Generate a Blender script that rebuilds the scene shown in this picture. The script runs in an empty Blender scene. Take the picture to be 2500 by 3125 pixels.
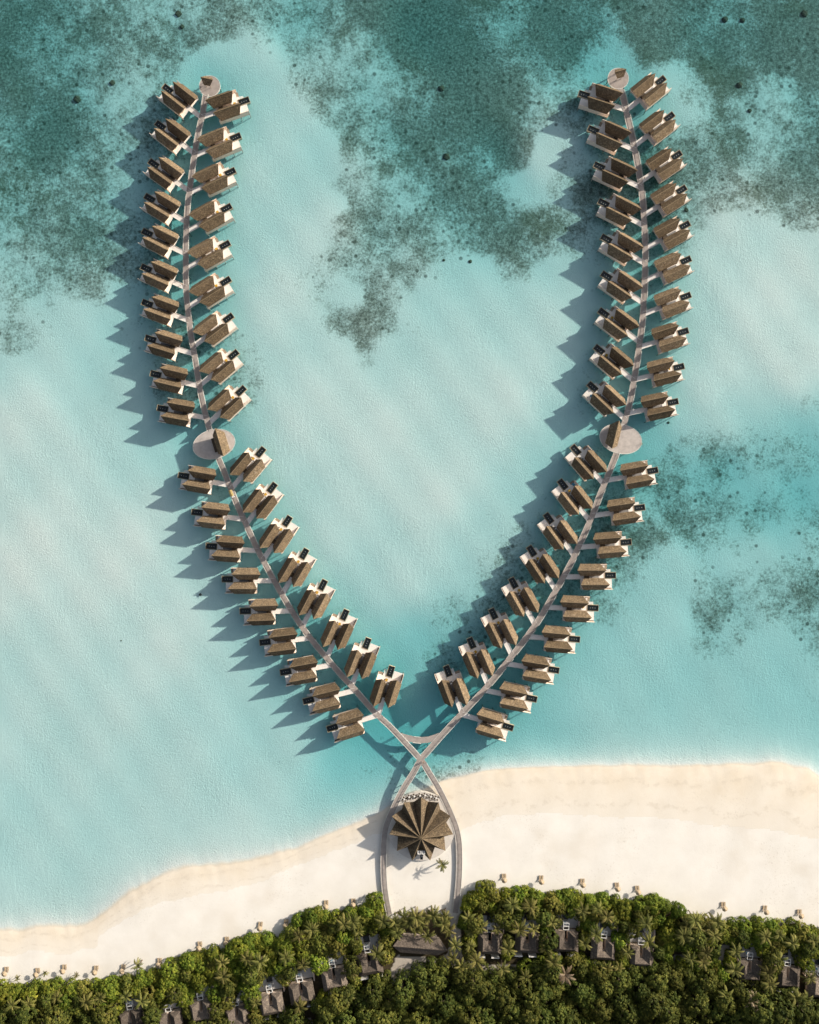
import bpy, bmesh, math, random
import numpy as np
from mathutils import Vector, Matrix, Euler

random.seed(7)
rng = np.random.default_rng(11)
PI = math.pi
R = math.radians
sc = bpy.context.scene
COL = sc.collection
H = 300.0            # height of the drone above the sea
K = 0.125            # metres per photo pixel at sea level
CX, CY = 1250.0, 1562.5

def P(px, py, z=0.0):
    f = K * (H - z) / H
    return Vector(((px - CX) * f, (CY - py) * f, z))

# ------------------------------------------------------------------ helpers
def tag(o, label=None, cat=None, group=None, kind=None):
    if label: o['label'] = label
    if cat: o['category'] = cat
    if group: o['group'] = group
    if kind: o['kind'] = kind
    return o

def empty(name, loc=(0, 0, 0), rz=0.0):
    o = bpy.data.objects.new(name, None)
    o.empty_display_size = 0.5
    COL.objects.link(o)
    o.location = loc
    o.rotation_euler = (0, 0, rz)
    return o

KIDS = {}
def link(name, me, parent=None):
    o = bpy.data.objects.new(name, me)
    COL.objects.link(o)
    if parent is not None:
        o.parent = parent
        KIDS.setdefault(parent.name, []).append(o)
    return o

def copy_tree(o, parent=None):
    c = o.copy()
    COL.objects.link(c)
    c.parent = parent
    if parent is not None:
        KIDS.setdefault(parent.name, []).append(c)
    for ch in list(KIDS.get(o.name, [])):
        copy_tree(ch, c)
    return c

class MB:
    def __init__(s): s.v = []; s.f = []
    def add(s, vs, fs):
        n = len(s.v)
        s.v += [tuple(v) for v in vs]
        s.f += [tuple(i + n for i in f) for f in fs]
        return s
    def box(s, x0, x1, y0, y1, z0, z1):
        if x0 > x1: x0, x1 = x1, x0
        if y0 > y1: y0, y1 = y1, y0
        vs = [(x, y, z) for z in (z0, z1) for (x, y) in ((x0, y0), (x1, y0), (x1, y1), (x0, y1))]
        return s.add(vs, [(3, 2, 1, 0), (4, 5, 6, 7), (0, 1, 5, 4), (1, 2, 6, 5), (2, 3, 7, 6), (3, 0, 4, 7)])
    def bar(s, a, b, w, h, up=Vector((0, 0, 1))):
        a = Vector(a); b = Vector(b); d = (b - a).normalized()
        if abs(d.dot(up)) > 0.98: up = Vector((1, 0, 0))
        x = d.cross(up).normalized() * (w / 2); y = x.cross(d).normalized() * (h / 2)
        vs = [p + q for p in (a, b) for q in (-x - y, x - y, x + y, -x + y)]
        return s.add(vs, [(3, 2, 1, 0), (4, 5, 6, 7), (0, 1, 5, 4), (1, 2, 6, 5), (2, 3, 7, 6), (3, 0, 4, 7)])
    def tube(s, a, b, r0, r1, n=8):
        a = Vector(a); b = Vector(b); d = (b - a).normalized()
        u = Vector((1, 0, 0)) if abs(d.x) < 0.9 else Vector((0, 1, 0))
        x = d.cross(u).normalized(); y = d.cross(x)
        vs = []
        for p, r in ((a, r0), (b, r1)):
            for i in range(n):
                t = 2 * PI * i / n
                vs.append(p + x * (r * math.cos(t)) + y * (r * math.sin(t)))
        fs = [(i, (i + 1) % n, n + (i + 1) % n, n + i) for i in range(n)]
        fs += [tuple(range(n - 1, -1, -1)), tuple(range(n, 2 * n))]
        return s.add(vs, fs)
    def prism(s, poly, z0, z1):
        n = len(poly)
        ar = sum(poly[i][0] * poly[(i + 1) % n][1] - poly[(i + 1) % n][0] * poly[i][1] for i in range(n))
        if ar < 0: poly = poly[::-1]
        vs = [(x, y, z0) for x, y in poly] + [(x, y, z1) for x, y in poly]
        fs = [tuple(range(n - 1, -1, -1)), tuple(range(n, 2 * n))]
        fs += [(i, (i + 1) % n, n + (i + 1) % n, n + i) for i in range(n)]
        return s.add(vs, fs)
    def mesh(s, name, mat, smooth=False):
        me = bpy.data.meshes.new(name)
        me.from_pydata(s.v, [], s.f)
        me.materials.append(mat)
        if smooth: me.polygons.foreach_set('use_smooth', [True] * len(me.polygons))
        me.update()
        return me
    def build(s, name, mat, parent=None, smooth=False):
        return link(name, s.mesh(name, mat, smooth), parent)

def ordinal(n):
    w = ['first', 'second', 'third', 'fourth', 'fifth', 'sixth', 'seventh', 'eighth', 'ninth', 'tenth',
         'eleventh', 'twelfth', 'thirteenth', 'fourteenth', 'fifteenth', 'sixteenth', 'seventeenth',
         'eighteenth', 'nineteenth', 'twentieth']
    if n <= 20: return w[n - 1]
    t = {2: 'twenty', 3: 'thirty', 4: 'forty'}[n // 10]
    return (t + '-' + w[n % 10 - 1]) if n % 10 else {3: 'thirtieth', 4: 'fortieth'}[n // 10]

# ------------------------------------------------------------------ materials
def mat_base(name):
    m = bpy.data.materials.new(name); m.use_nodes = True
    nt = m.node_tree; nt.nodes.clear()
    out = nt.nodes.new('ShaderNodeOutputMaterial')
    b = nt.nodes.new('ShaderNodeBsdfPrincipled')
    nt.links.new(b.outputs[0], out.inputs[0])
    return m, nt, b, out
def nd(nt, t, **kw):
    n = nt.nodes.new(t)
    for k, v in kw.items(): setattr(n, k, v)
    return n
def noise(nt, vec, scale, detail=4, rough=0.55):
    n = nd(nt, 'ShaderNodeTexNoise')
    n.inputs['Scale'].default_value = scale; n.inputs['Detail'].default_value = detail
    n.inputs['Roughness'].default_value = rough
    if vec is not None: nt.links.new(vec, n.inputs['Vector'])
    return n.outputs['Fac']
def ramp(nt, fac, stops):
    r = nd(nt, 'ShaderNodeValToRGB')
    e = r.color_ramp.elements
    while len(e) > 1: e.remove(e[-1])
    e[0].position = stops[0][0]; e[0].color = (*stops[0][1], 1)
    for p, c in stops[1:]:
        x = e.new(p); x.color = (*c, 1)
    nt.links.new(fac, r.inputs[0])
    return r.outputs[0]
def mixc(nt, fac, a, b, mode='MIX'):
    m = nd(nt, 'ShaderNodeMix', data_type='RGBA', blend_type=mode)
    for s, v in ((m.inputs[0], fac), (m.inputs[6], a), (m.inputs[7], b)):
        if isinstance(v, (int, float)): s.default_value = v
        elif isinstance(v, tuple): s.default_value = (*v, 1)
        else: nt.links.new(v, s)
    return m.outputs[2]
def mth(nt, op, a, b=0.0, c=None, clamp=False):
    m = nd(nt, 'ShaderNodeMath', operation=op, use_clamp=clamp)
    for i, v in enumerate((a, b) if c is None else (a, b, c)):
        if isinstance(v, (int, float)): m.inputs[i].default_value = v
        else: nt.links.new(v, m.inputs[i])
    return m.outputs[0]
def mrange(nt, v, a, b, c=0.0, d=1.0, smooth=True):
    m = nd(nt, 'ShaderNodeMapRange')
    m.interpolation_type = 'SMOOTHSTEP' if smooth else 'LINEAR'
    nt.links.new(v, m.inputs[0])
    for i, x in zip((1, 2, 3, 4), (a, b, c, d)): m.inputs[i].default_value = x
    return m.outputs[0]
def bump(nt, b, h, strength, dist=0.1):
    n = nd(nt, 'ShaderNodeBump')
    n.inputs['Strength'].default_value = strength if isinstance(strength, (int, float)) else 1
    n.inputs['Distance'].default_value = dist
    if not isinstance(strength, (int, float)): nt.links.new(strength, n.inputs['Strength'])
    nt.links.new(h, n.inputs['Height']); nt.links.new(n.outputs[0], b.inputs['Normal'])
def geo_pos(nt): return nd(nt, 'ShaderNodeNewGeometry').outputs['Position']
def obj_rand(nt): return nd(nt, 'ShaderNodeObjectInfo').outputs['Random']
def attr(nt, name): return nd(nt, 'ShaderNodeAttribute', attribute_name=name).outputs['Fac']

def simple(name, col, rough=0.6, var=0.18, scale=2.0, spec=0.3, bs=0.0):
    m, nt, b, out = mat_base(name)
    p = geo_pos(nt)
    n1 = noise(nt, p, scale, 5, 0.65)
    lo = tuple(c * (1 - var) for c in col); hi = tuple(min(1, c * (1 + var)) for c in col)
    nt.links.new(ramp(nt, n1, [(0.3, lo), (0.7, hi)]), b.inputs['Base Color'])
    b.inputs['Roughness'].default_value = rough
    b.inputs['Specular IOR Level'].default_value = spec
    if bs: bump(nt, b, n1, bs)
    return m

def thatch(name, cols, pale=0.0, vary=True):
    m, nt, b, out = mat_base(name)
    p = geo_pos(nt)
    rnd = obj_rand(nt) if vary else mth(nt, 'ADD', 0.5, 0.0)
    n1 = noise(nt, p, 2.1, 6, 0.78)
    n2 = noise(nt, p, 0.45, 3, 0.6)
    c = ramp(nt, n1, [(0.3, cols[0]), (0.5, cols[1]), (0.7, cols[2])])
    c = mixc(nt, mrange(nt, n2, 0.35, 0.75, 0.0, 0.55), c, cols[3])
    hs = nd(nt, 'ShaderNodeHueSaturation')
    nt.links.new(mrange(nt, rnd, 0, 1, 0.72, 1.22, False), hs.inputs['Value'])
    nt.links.new(c, hs.inputs['Color'])
    c = hs.outputs[0]
    # weathered pale streaks, stronger on some roofs than on others
    off = mrange(nt, rnd, 0.0, 1.0, 0.0, 0.12, False)
    n3 = noise(nt, p, 1.1, 5, 0.7)
    fac = mrange(nt, mth(nt, 'ADD', n3, off), 0.66 - pale, 0.74 - pale, 0, 0.75)
    c = mixc(nt, fac, c, (0.36, 0.29, 0.21))
    nt.links.new(c, b.inputs['Base Color'])
    b.inputs['Roughness'].default_value = 0.95; b.inputs['Specular IOR Level'].default_value = 0.05
    bump(nt, b, n1, 0.9, 0.22)
    return m

M = {}
M['thatch'] = thatch('thatch', [(0.045, 0.037, 0.029), (0.175, 0.13, 0.084), (0.45, 0.335, 0.20), (0.10, 0.077, 0.053)])
M['thatch_dark'] = thatch('grey_thatch', [(0.06, 0.05, 0.043), (0.135, 0.112, 0.094), (0.28, 0.23, 0.185), (0.10, 0.083, 0.07)])
M['star_thatch'] = thatch('star_thatch', [(0.03, 0.025, 0.02), (0.135, 0.102, 0.068), (0.38, 0.29, 0.18), (0.09, 0.07, 0.05)], 0, False)
M['ridge'] = simple('ridge_thatch', (0.24, 0.18, 0.11), 0.9)
M['white_deck'] = simple('pale_timber_deck', (0.75, 0.725, 0.69), 0.7, 0.07, 1.4)
M['grey_deck'] = simple('grey_timber_deck', (0.33, 0.31, 0.29), 0.8, 0.14, 1.7)
M['wall'] = simple('cream_wall', (0.84, 0.69, 0.57), 0.8, 0.08)
M['stilt'] = simple('stilt_concrete', (0.36, 0.34, 0.30), 0.8)
M['dark_wood'] = simple('dark_timber', (0.075, 0.052, 0.032), 0.6, 0.25, 4)
M['brown_wood'] = simple('brown_timber', (0.30, 0.24, 0.18), 0.7, 0.2, 4)
M['rim'] = simple('pale_stone_rim', (0.52, 0.46, 0.33), 0.6, 0.1)
M['white'] = simple('white_paint', (0.78, 0.77, 0.74), 0.5, 0.05)
M['glass_roof'] = simple('grey_skylight', (0.20, 0.20, 0.20), 0.5, 0.2, 1.0, 0.4)
M['black'] = simple('black_paint', (0.02, 0.02, 0.02), 0.5)
M['yellow'] = simple('yellow_cloth', (0.46, 0.29, 0.05), 0.9, 0.2)
M['blue'] = simple('blue_cloth', (0.08, 0.30, 0.46), 0.9, 0.2)
M['canvas'] = simple('beige_canvas', (0.46, 0.36, 0.24), 0.9, 0.12)
M['terrace'] = simple('pale_terrace', (0.62, 0.58, 0.53), 0.7, 0.08, 0.8)
M['jetty'] = simple('jetty_planks', (0.345, 0.305, 0.28), 0.8, 0.2, 0.5, bs=0.1)
M['rail'] = simple('white_rail', (0.70, 0.69, 0.64), 0.6, 0.05)
M['metal'] = simple('grey_metal', (0.35, 0.35, 0.36), 0.4)
M['skin'] = simple('skin', (0.42, 0.27, 0.19), 0.6, 0.05)
M['hair'] = simple('hair', (0.03, 0.022, 0.018), 0.7)
M['shirt'] = simple('white_shirt', (0.7, 0.66, 0.58), 0.9)
M['shorts'] = simple('khaki_shorts', (0.3, 0.24, 0.15), 0.9)
M['ray'] = simple('ray_skin', (0.03, 0.035, 0.035), 0.6)
M['bark'] = simple('bark', (0.14, 0.11, 0.08), 0.9, 0.25, 3)
M['reef'] = simple('coral_rock', (0.085, 0.09, 0.065), 0.95, 0.4, 3.5, 0.1, 0.6)

def pool_mat():
    m, nt, b, out = mat_base('dark_pool_water')
    b.inputs['Base Color'].default_value = (0.012, 0.018, 0.02, 1)
    b.inputs['Roughness'].default_value = 0.06
    n1 = noise(nt, geo_pos(nt), 1.5, 3)
    bump(nt, b, n1, 0.08)
    return m
M['pool'] = pool_mat()

def leaf_mat(name, dark, mid, light, trans=0.25):
    m, nt, b, out = mat_base(name)
    v = attr(nt, 'leafvar')
    c = ramp(nt, v, [(0.0, dark), (0.5, mid), (1.0, light)])
    hs = nd(nt, 'ShaderNodeHueSaturation')
    r = obj_rand(nt)
    nt.links.new(mrange(nt, r, 0, 1, 0.475, 0.515, False), hs.inputs['Hue'])
    nt.links.new(mrange(nt, mth(nt, 'FRACT', mth(nt, 'MULTIPLY', r, 7.31)), 0, 1, 0.7, 1.25, False), hs.inputs['Value'])
    nt.links.new(c, hs.inputs['Color'])
    nt.links.new(hs.outputs[0], b.inputs['Base Color'])
    b.inputs['Roughness'].default_value = 0.7; b.inputs['Specular IOR Level'].default_value = 0.15
    t = nd(nt, 'ShaderNodeBsdfTranslucent'); nt.links.new(hs.outputs[0], t.inputs['Color'])
    mx = nd(nt, 'ShaderNodeMixShader'); mx.inputs[0].default_value = trans
    nt.links.new(b.outputs[0], mx.inputs[1]); nt.links.new(t.outputs[0], mx.inputs[2])
    nt.links.new(mx.outputs[0], out.inputs[0])
    return m
M['bush'] = leaf_mat('bright_leaves', (0.06, 0.10, 0.012), (0.15, 0.20, 0.024), (0.31, 0.325, 0.045))
M['wood'] = leaf_mat('dark_leaves', (0.04, 0.06, 0.012), (0.09, 0.115, 0.022), (0.20, 0.205, 0.042))
M['palm'] = leaf_mat('palm_leaves', (0.045, 0.058, 0.014), (0.12, 0.128, 0.03), (0.30, 0.275, 0.085))
M['dry'] = leaf_mat('dry_palm_leaves', (0.12, 0.09, 0.05), (0.27, 0.21, 0.13), (0.42, 0.34, 0.23))
M['hazel'] = leaf_mat('yellowish_leaves', (0.06, 0.078, 0.014), (0.16, 0.175, 0.032), (0.31, 0.29, 0.06))

# ------------------------------------------------------------------ fields over the photo (native pixels)
SHORE = [(-900, 2900), (-200, 2855), (0, 2842), (54, 2842), (109, 2828), (181, 2830), (254, 2830), (297, 2806), (344, 2773), (391, 2730),
         (453, 2694), (507, 2668), (565, 2648), (625, 2642), (753, 2630), (898, 2594), (1014, 2543), (1101, 2507),
         (1159, 2482), (1230, 2436), (1290, 2412), (1342, 2389), (1377, 2377), (1435, 2363), (1500, 2352), (1594, 2345),
         (1811, 2338), (2028, 2338), (2260, 2334), (2376, 2328), (2463, 2346), (2500, 2372), (2700, 2420), (3400, 2500)]
DRY = [(-900, 2980), (0, 2912), (47, 2914), (80, 2900), (127, 2892), (170, 2906), (217, 2916), (250, 2895), (297, 2890), (303, 2858), (344, 2831),
       (398, 2792), (435, 2770), (507, 2748), (625, 2730), (777, 2692), (842, 2665), (951, 2625), (1000, 2608),
       (1145, 2540), (1200, 2535), (1300, 2560), (1400, 2540), (1413, 2529), (1455, 2505), (1536, 2485), (1739, 2481), (2028, 2495),
       (2318, 2528), (2500, 2557), (3400, 2700)]
GREEN = [(-900, 3060), (0, 2993), (27, 3016), (65, 3009), (90, 2998), (145, 2998), (188, 2987), (232, 3002), (275, 2989), (301, 2994),
         (340, 2985), (384, 2987), (398, 2973), (445, 2965), (496, 2962), (503, 2951), (522, 2933), (572, 2924), (580, 2908),
         (625, 2904), (636, 2897), (665, 2889), (701, 2900), (719, 2868), (763, 2857), (813, 2846), (835, 2864), (857, 2860),
         (889, 2842), (900, 2799), (926, 2784), (969, 2772), (984, 2784), (1023, 2784), (1034, 2781), (1085, 2770), (1110, 2757),
         (1123, 2760), (1126, 2734), (1147, 2728), (1168, 2737), (1178, 2795), (1225, 2796), (1260, 2774), (1300, 2772), (1340, 2780),
         (1378, 2788), (1390, 2800), (1409, 2770), (1424, 2745), (1460, 2716), (1474, 2692), (1503, 2690), (1509, 2719), (1514, 2719),
         (1558, 2714), (1598, 2710), (1634, 2719), (1645, 2730), (1667, 2720), (1685, 2730), (1735, 2716), (1764, 2726), (1779, 2721),
         (1808, 2737), (1830, 2727), (1875, 2730), (1886, 2752), (1911, 2752), (1955, 2741), (1973, 2748), (1980, 2734), (2005, 2734),
         (2024, 2750), (2067, 2755), (2081, 2781), (2092, 2799), (2136, 2799), (2176, 2794), (2197, 2813), (2208, 2803), (2255, 2813),
         (2295, 2797), (2321, 2806), (2342, 2803), (2360, 2817), (2390, 2810), (2433, 2813), (2451, 2835), (2500, 2831), (3400, 2900)]
def lerp_line(L, x):
    a = np.array(L, float)
    return np.interp(x, a[:, 0], a[:, 1])
def dist_line(L, x, y):
    a = np.array(L, float)
    d = np.full(x.shape, 1e9)
    for (x0, y0), (x1, y1) in zip(a[:-1], a[1:]):
        dx, dy = x1 - x0, y1 - y0
        t = np.clip(((x - x0) * dx + (y - y0) * dy) / (dx * dx + dy * dy + 1e-9), 0, 1)
        d = np.minimum(d, (x - x0 - t * dx) ** 2 + (y - y0 - t * dy) ** 2)
    return np.sqrt(d)
DEPTH = [(700, 500, .7), (850, 900, .6), (1100, 1300, .5), (1300, 1500, .5), (1250, 1750, .75), (1280, 2000, 1.6), (1500, 1650, .85),
         (1650, 1000, .75), (1500, 1200, .55), (1000, 1600, .7), (900, 1250, .6), (620, 200, .75), (780, 180, .75), (560, 400, 1.1),
         (100, 1300, .5), (100, 1700, .4), (350, 1700, .45), (500, 1950, .55), (300, 2100, .65), (100, 2300, .72), (500, 2350, .75),
         (250, 2600, .78), (800, 2400, .85), (1050, 2300, 1.7), (700, 2500, .7), (900, 2250, .9), (60, 2500, .8),
         (2300, 900, .5), (2400, 1100, .42), (2250, 700, .6), (2150, 1150, .6), (2450, 900, .5), (2200, 1300, .8),
         (2200, 1450, 1.9), (2450, 1500, 1.9), (2060, 1500, 1.7), (2300, 1560, 1.8), (2120, 1620, 1.5), (2450, 1380, 1.5), (2000, 1900, 1.1), (2400, 2000, 1.2), (2450, 1750, 1.3), (2180, 1880, 1.25), (1800, 2150, 1.15), (1500, 2250, 1.75),
         (2200, 2250, 1.15), (1950, 2250, 1.15), (1700, 2290, 1.6), (2450, 2250, 1.3), (2300, 1700, 1.0), (2050, 1700, 1.0),
         (100, 100, 1.7), (500, 80, 1.3), (900, 60, 1.6), (1300, 100, 2.0), (1700, 80, 1.8), (2200, 100, 1.7), (2450, 300, 1.5),
         (1200, 400, 1.7), (1500, 450, 1.9), (1350, 600, 1.6), (1150, 300, 1.4), (1500, 650, 1.45), (1200, 700, 1.2), (1250, 850, .9), (1200, 1000, .8),
         (150, 400, 1.7), (300, 700, 1.4), (60, 650, 1.4), (80, 800, 1.1), (100, 1000, .8), (400, 900, 1.1), (250, 930, .9), (350, 1200, .9),
         (420, 1050, 1.0), (520, 700, 1.2), (640, 800, .9), (1020, 200, 1.2), (900, 300, .8), (1050, 500, .9), (1000, 700, .65),
         (1750, 700, 1.0), (1800, 1500, 1.2), (1650, 1800, 1.4), (1400, 2050, 1.7), (1900, 1200, .9), (2000, 300, .9), (2350, 330, 1.2),
         (1650, 450, .7), (550, 1300, .9), (700, 1750, .8), (900, 2050, 1.0), (1120, 2200, 1.7), (1270, 2280, 1.9), (1250, 2390, 1.6)]
CORAL = [(100, 100, .6), (150, 400, .68), (200, 700, .62), (300, 520, .5), (500, 150, .54), (620, 200, .05), (80, 850, .5), (60, 1030, .55),
         (20, 930, .4), (250, 850, .45), (370, 800, .48), (350, 650, .5), (420, 420, .45), (300, 250, .56), (420, 600, .42), (400, 300, .5), (560, 110, .52), (450, 200, .5), (930, 120, .5), (980, 190, .4), (120, 940, .3),
         (400, 920, .3), (240, 1000, .08), (160, 1120, 0), (60, 1150, .02), (700, 40, .5), (820, 130, .3), (760, 220, .02),
         (1000, 60, .58), (1300, 100, .78), (1250, 350, .7), (1500, 300, .78), (1600, 450, .78), (1400, 550, .66), (1550, 720, .72),
         (1450, 690, .66), (1150, 830, .6), (1130, 1000, .62), (1190, 780, .4), (1080, 900, .22), (1350, 800, .35), (1620, 760, .5),
         (1160, 920, .6), (1100, 740, .55), (1060, 560, .5), (1150, 890, .62), (1210, 820, .6), (1300, 770, .55), (1180, 960, .55), (1110, 1055, .62), (1095, 985, .62), (1230, 880, .45), (1060, 660, .45), (1080, 450, .48), (1010, 330, .42), (950, 200, .45), (1050, 350, .5), (1030, 270, .5), (1110, 560, .52), (1125, 650, .52), (960, 420, .05), (1020, 620, .1), (1250, 760, .45),
         (1250, 950, .2), (1320, 900, .1), (1450, 850, .08), (1700, 830, .1), (1050, 1080, .05), (1650, 700, .6),
         (980, 500, 0), (900, 700, 0), (700, 600, 0), (850, 400, 0), (700, 330, 0), (1200, 1080, 0), (1400, 950, 0), (1600, 950, 0), (900, 1000, 0),
         (700, 900, .05), (640, 950, .35), (620, 1130, .35), (740, 1080, .35), (700, 1250, .4), (560, 1020, .5), (520, 1180, .4), (380, 1150, .25),
         (430, 1330, .1), (620, 1400, .25), (780, 1380, .2), (300, 1300, .05), (250, 1500, 0), (400, 1600, 0), (600, 1900, 0), (100, 1800, 0),
         (300, 2000, 0), (250, 2300, 0), (600, 2300, .02), (900, 2350, .04), (250, 2700, .03), (1000, 1500, 0), (1200, 1300, 0),
         (1300, 1700, 0), (1200, 1900, .05), (1000, 1850, .08), (850, 1300, .05), (1000, 2000, .2),
         (1700, 100, .7), (2000, 100, .78), (2200, 200, .75), (2400, 150, .78), (2050, 260, .25), (2110, 310, .3), (2350, 300, .35), (2250, 430, .66),
         (2400, 520, .66), (2130, 500, .6), (2450, 640, .6), (2250, 590, .52), (2320, 380, .4), (1800, 600, .66), (1740, 740, .55),
         (1700, 560, .4), (1660, 470, .05), (1640, 560, .05), (1760, 330, .45), (1760, 450, .3), (1880, 200, .25), (2160, 620, .45), (2000, 640, .5),
         (2250, 720, 0), (2350, 760, .05), (2450, 800, 0), (2200, 900, 0), (2400, 1000, 0), (2250, 1150, 0), (2000, 1300, 0), (1880, 900, .25),
         (2060, 1490, .55), (2150, 1570, .54), (1950, 1650, .55), (2310, 1590, .54), (2180, 1880, .56), (2200, 1800, .48), (2150, 1780, .45), (2250, 1950, .4), (2450, 1790, .54), (2380, 1760, .48), (2480, 1850, .48), (2230, 1650, .38), (2400, 1560, .42), (2450, 1620, .4),
         (2250, 1400, .42), (2080, 1400, .4), (2200, 1480, .47), (2350, 1430, .4), (1890, 1800, .4), (1820, 1580, .55), (1720, 1730, .5), (2350, 1450, .3), (2450, 1480, .28),
         (2220, 1700, .18), (2400, 1650, .18), (2050, 1750, .1), (2050, 1900, .05), (2300, 2000, .06), (2000, 2050, 0), (1800, 2050, 0),
         (2300, 2200, .02), (1950, 2200, .02), (1650, 2200, .06), (1550, 2100, .1), (1580, 1920, .3), (1450, 1950, .52), (1530, 1880, .46), (1380, 1930, .42), (1600, 1800, .46), (1500, 2010, .4),
         (1300, 2150, .15), (1400, 2330, .5), (1550, 2318, .3), (1700, 2320, .1), (1900, 2310, .12), (1350, 2250, .25), (1450, 2200, .2), (1130, 2230, .25),
         (1500, 1500, .02), (1600, 1300, 0), (1680, 1560, .2)]
LEFT_PX = [(630, 276), (620, 339), (610, 385.5), (597, 453), (586.7, 524.6), (577, 594), (570.8, 661), (568, 735.5), (567.4, 816.7), (569.5, 897.8),
           (579.2, 992.7), (587.8, 1050.7), (598.3, 1108.7), (611, 1190), (626.4, 1260), (640.3, 1312.6), (665.8, 1393.8), (687.8, 1447), (709.9, 1505),
           (734.2, 1563), (766, 1632.6), (792.5, 1689), (828.4, 1756), (863.2, 1818), (898, 1876), (940, 1938), (1001.7, 2013), (1045, 2063), (1090, 2112),
           (1124.6, 2152), (1154, 2183.9), (1188.4, 2215), (1231.9, 2261), (1285.5, 2320), (1307.2, 2354), (1333, 2396), (1356, 2440), (1376, 2484),
           (1390, 2520), (1399, 2560), (1401.6, 2605), (1401.4, 2651), (1399, 2698), (1394.5, 2744), (1390, 2786)]
RIGHT_PX = [(1890, 262), (1901.6, 295), (1909, 328), (1917, 365), (1929.9, 420), (1939.1, 466.7), (1948.4, 515), (1955, 560), (1960, 600), (1964, 645),
            (1967, 690), (1969, 740), (1969.6, 780), (1969, 820), (1967.5, 863), (1965.7, 910), (1961.7, 968), (1956, 1018), (1949, 1072), (1941.3, 1120),
            (1932.5, 1175), (1922.8, 1224), (1913, 1265), (1904, 1298), (1883, 1379), (1868, 1418), (1849.4, 1466), (1829, 1516), (1812, 1562), (1790, 1615),
            (1766, 1668), (1745.8, 1712), (1721, 1758), (1697, 1801), (1671, 1847), (1644, 1892), (1612, 1938), (1597, 1958), (1560, 2005), (1522, 2053),
            (1485, 2097), (1450, 2135), (1416, 2171), (1376.5, 2213), (1339, 2254), (1312, 2285), (1284, 2318), (1262.3, 2357), (1237, 2397), (1213.6, 2440),
            (1193, 2486), (1178, 2525), (1172, 2570), (1170.7, 2617), (1170.7, 2652), (1173, 2698), (1179, 2744), (1189, 2792)]
def idw(pts, x, y, eps, pw):
    num = np.zeros(x.shape); den = np.zeros(x.shape)
    for px, py, v in pts:
        w = 1.0 / ((x - px) ** 2 + (y - py) ** 2 + eps * eps) ** pw
        num += w * v; den += w
    return num / den
def depth_at(x, y):
    d = dist_line(SHORE, x, y) * K
    land = y > lerp_line(SHORE, x)
    da = np.minimum(dist_line(LEFT_PX[:32], x, y), dist_line(RIGHT_PX[:45], x, y)) * K
    wob = 0.05 * np.sin(x * .021 + y * .013) + 0.04 * np.sin(x * .043 - y * .031)
    dep = (0.10 + idw(DEPTH, x, y, 70, 1.6) ** 1.2 + 1.0 * np.exp(-(da / 16.0) ** 2)) * (1 - np.exp(-d / 6.5)) + wob * (1 - np.exp(-d / 20))
    rag = np.exp(-(d / 7.0) ** 2) * (0.035 * np.sin(x * .031 + 2.3 * np.sin(x * .0137) + y * .02) + 0.022 * np.sin(x * .083 + 3 * np.sin(x * .029) - y * .05) + 0.012 * np.sin(x * .31 + 2 * np.sin(x * .11)))
    up = 1.25 * (1 - np.exp(-d / 11.0)) + 0.03 * np.sin(x * .05 + y * .02)
    return np.where(land, up, -np.maximum(dep, 0.0) - 0.02) + rag, d, land

PATHS = [[(1212, 2912), (1340, 2922), (1366, 2902), (1376, 2870), (1378, 2780), (1402, 2780), (1404, 2880), (1420, 2925), (1470, 2940), (1590, 2938),
          (1592, 2956), (1480, 2962), (1400, 2948), (1310, 2946), (1280, 2952), (1232, 2985), (1196, 2998), (1192, 2962)],
         [(2195, 2880), (2222, 2880), (2222, 2960), (2190, 2960)], [(2052, 2912), (2088, 2908), (2088, 2934), (2050, 2934)],
         [(922, 3110), (948, 3098), (956, 3130), (910, 3130)]]
def in_poly(poly, x, y):
    r = np.zeros(np.shape(x), bool); n = len(poly); j = n - 1
    for i in range(n):
        xi, yi = poly[i]; xj, yj = poly[j]
        c = ((yi > y) != (yj > y)) & (x < (xj - xi) * (y - yi) / ((yj - yi) + 1e-12) + xi)
        r ^= c; j = i
    return r

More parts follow.
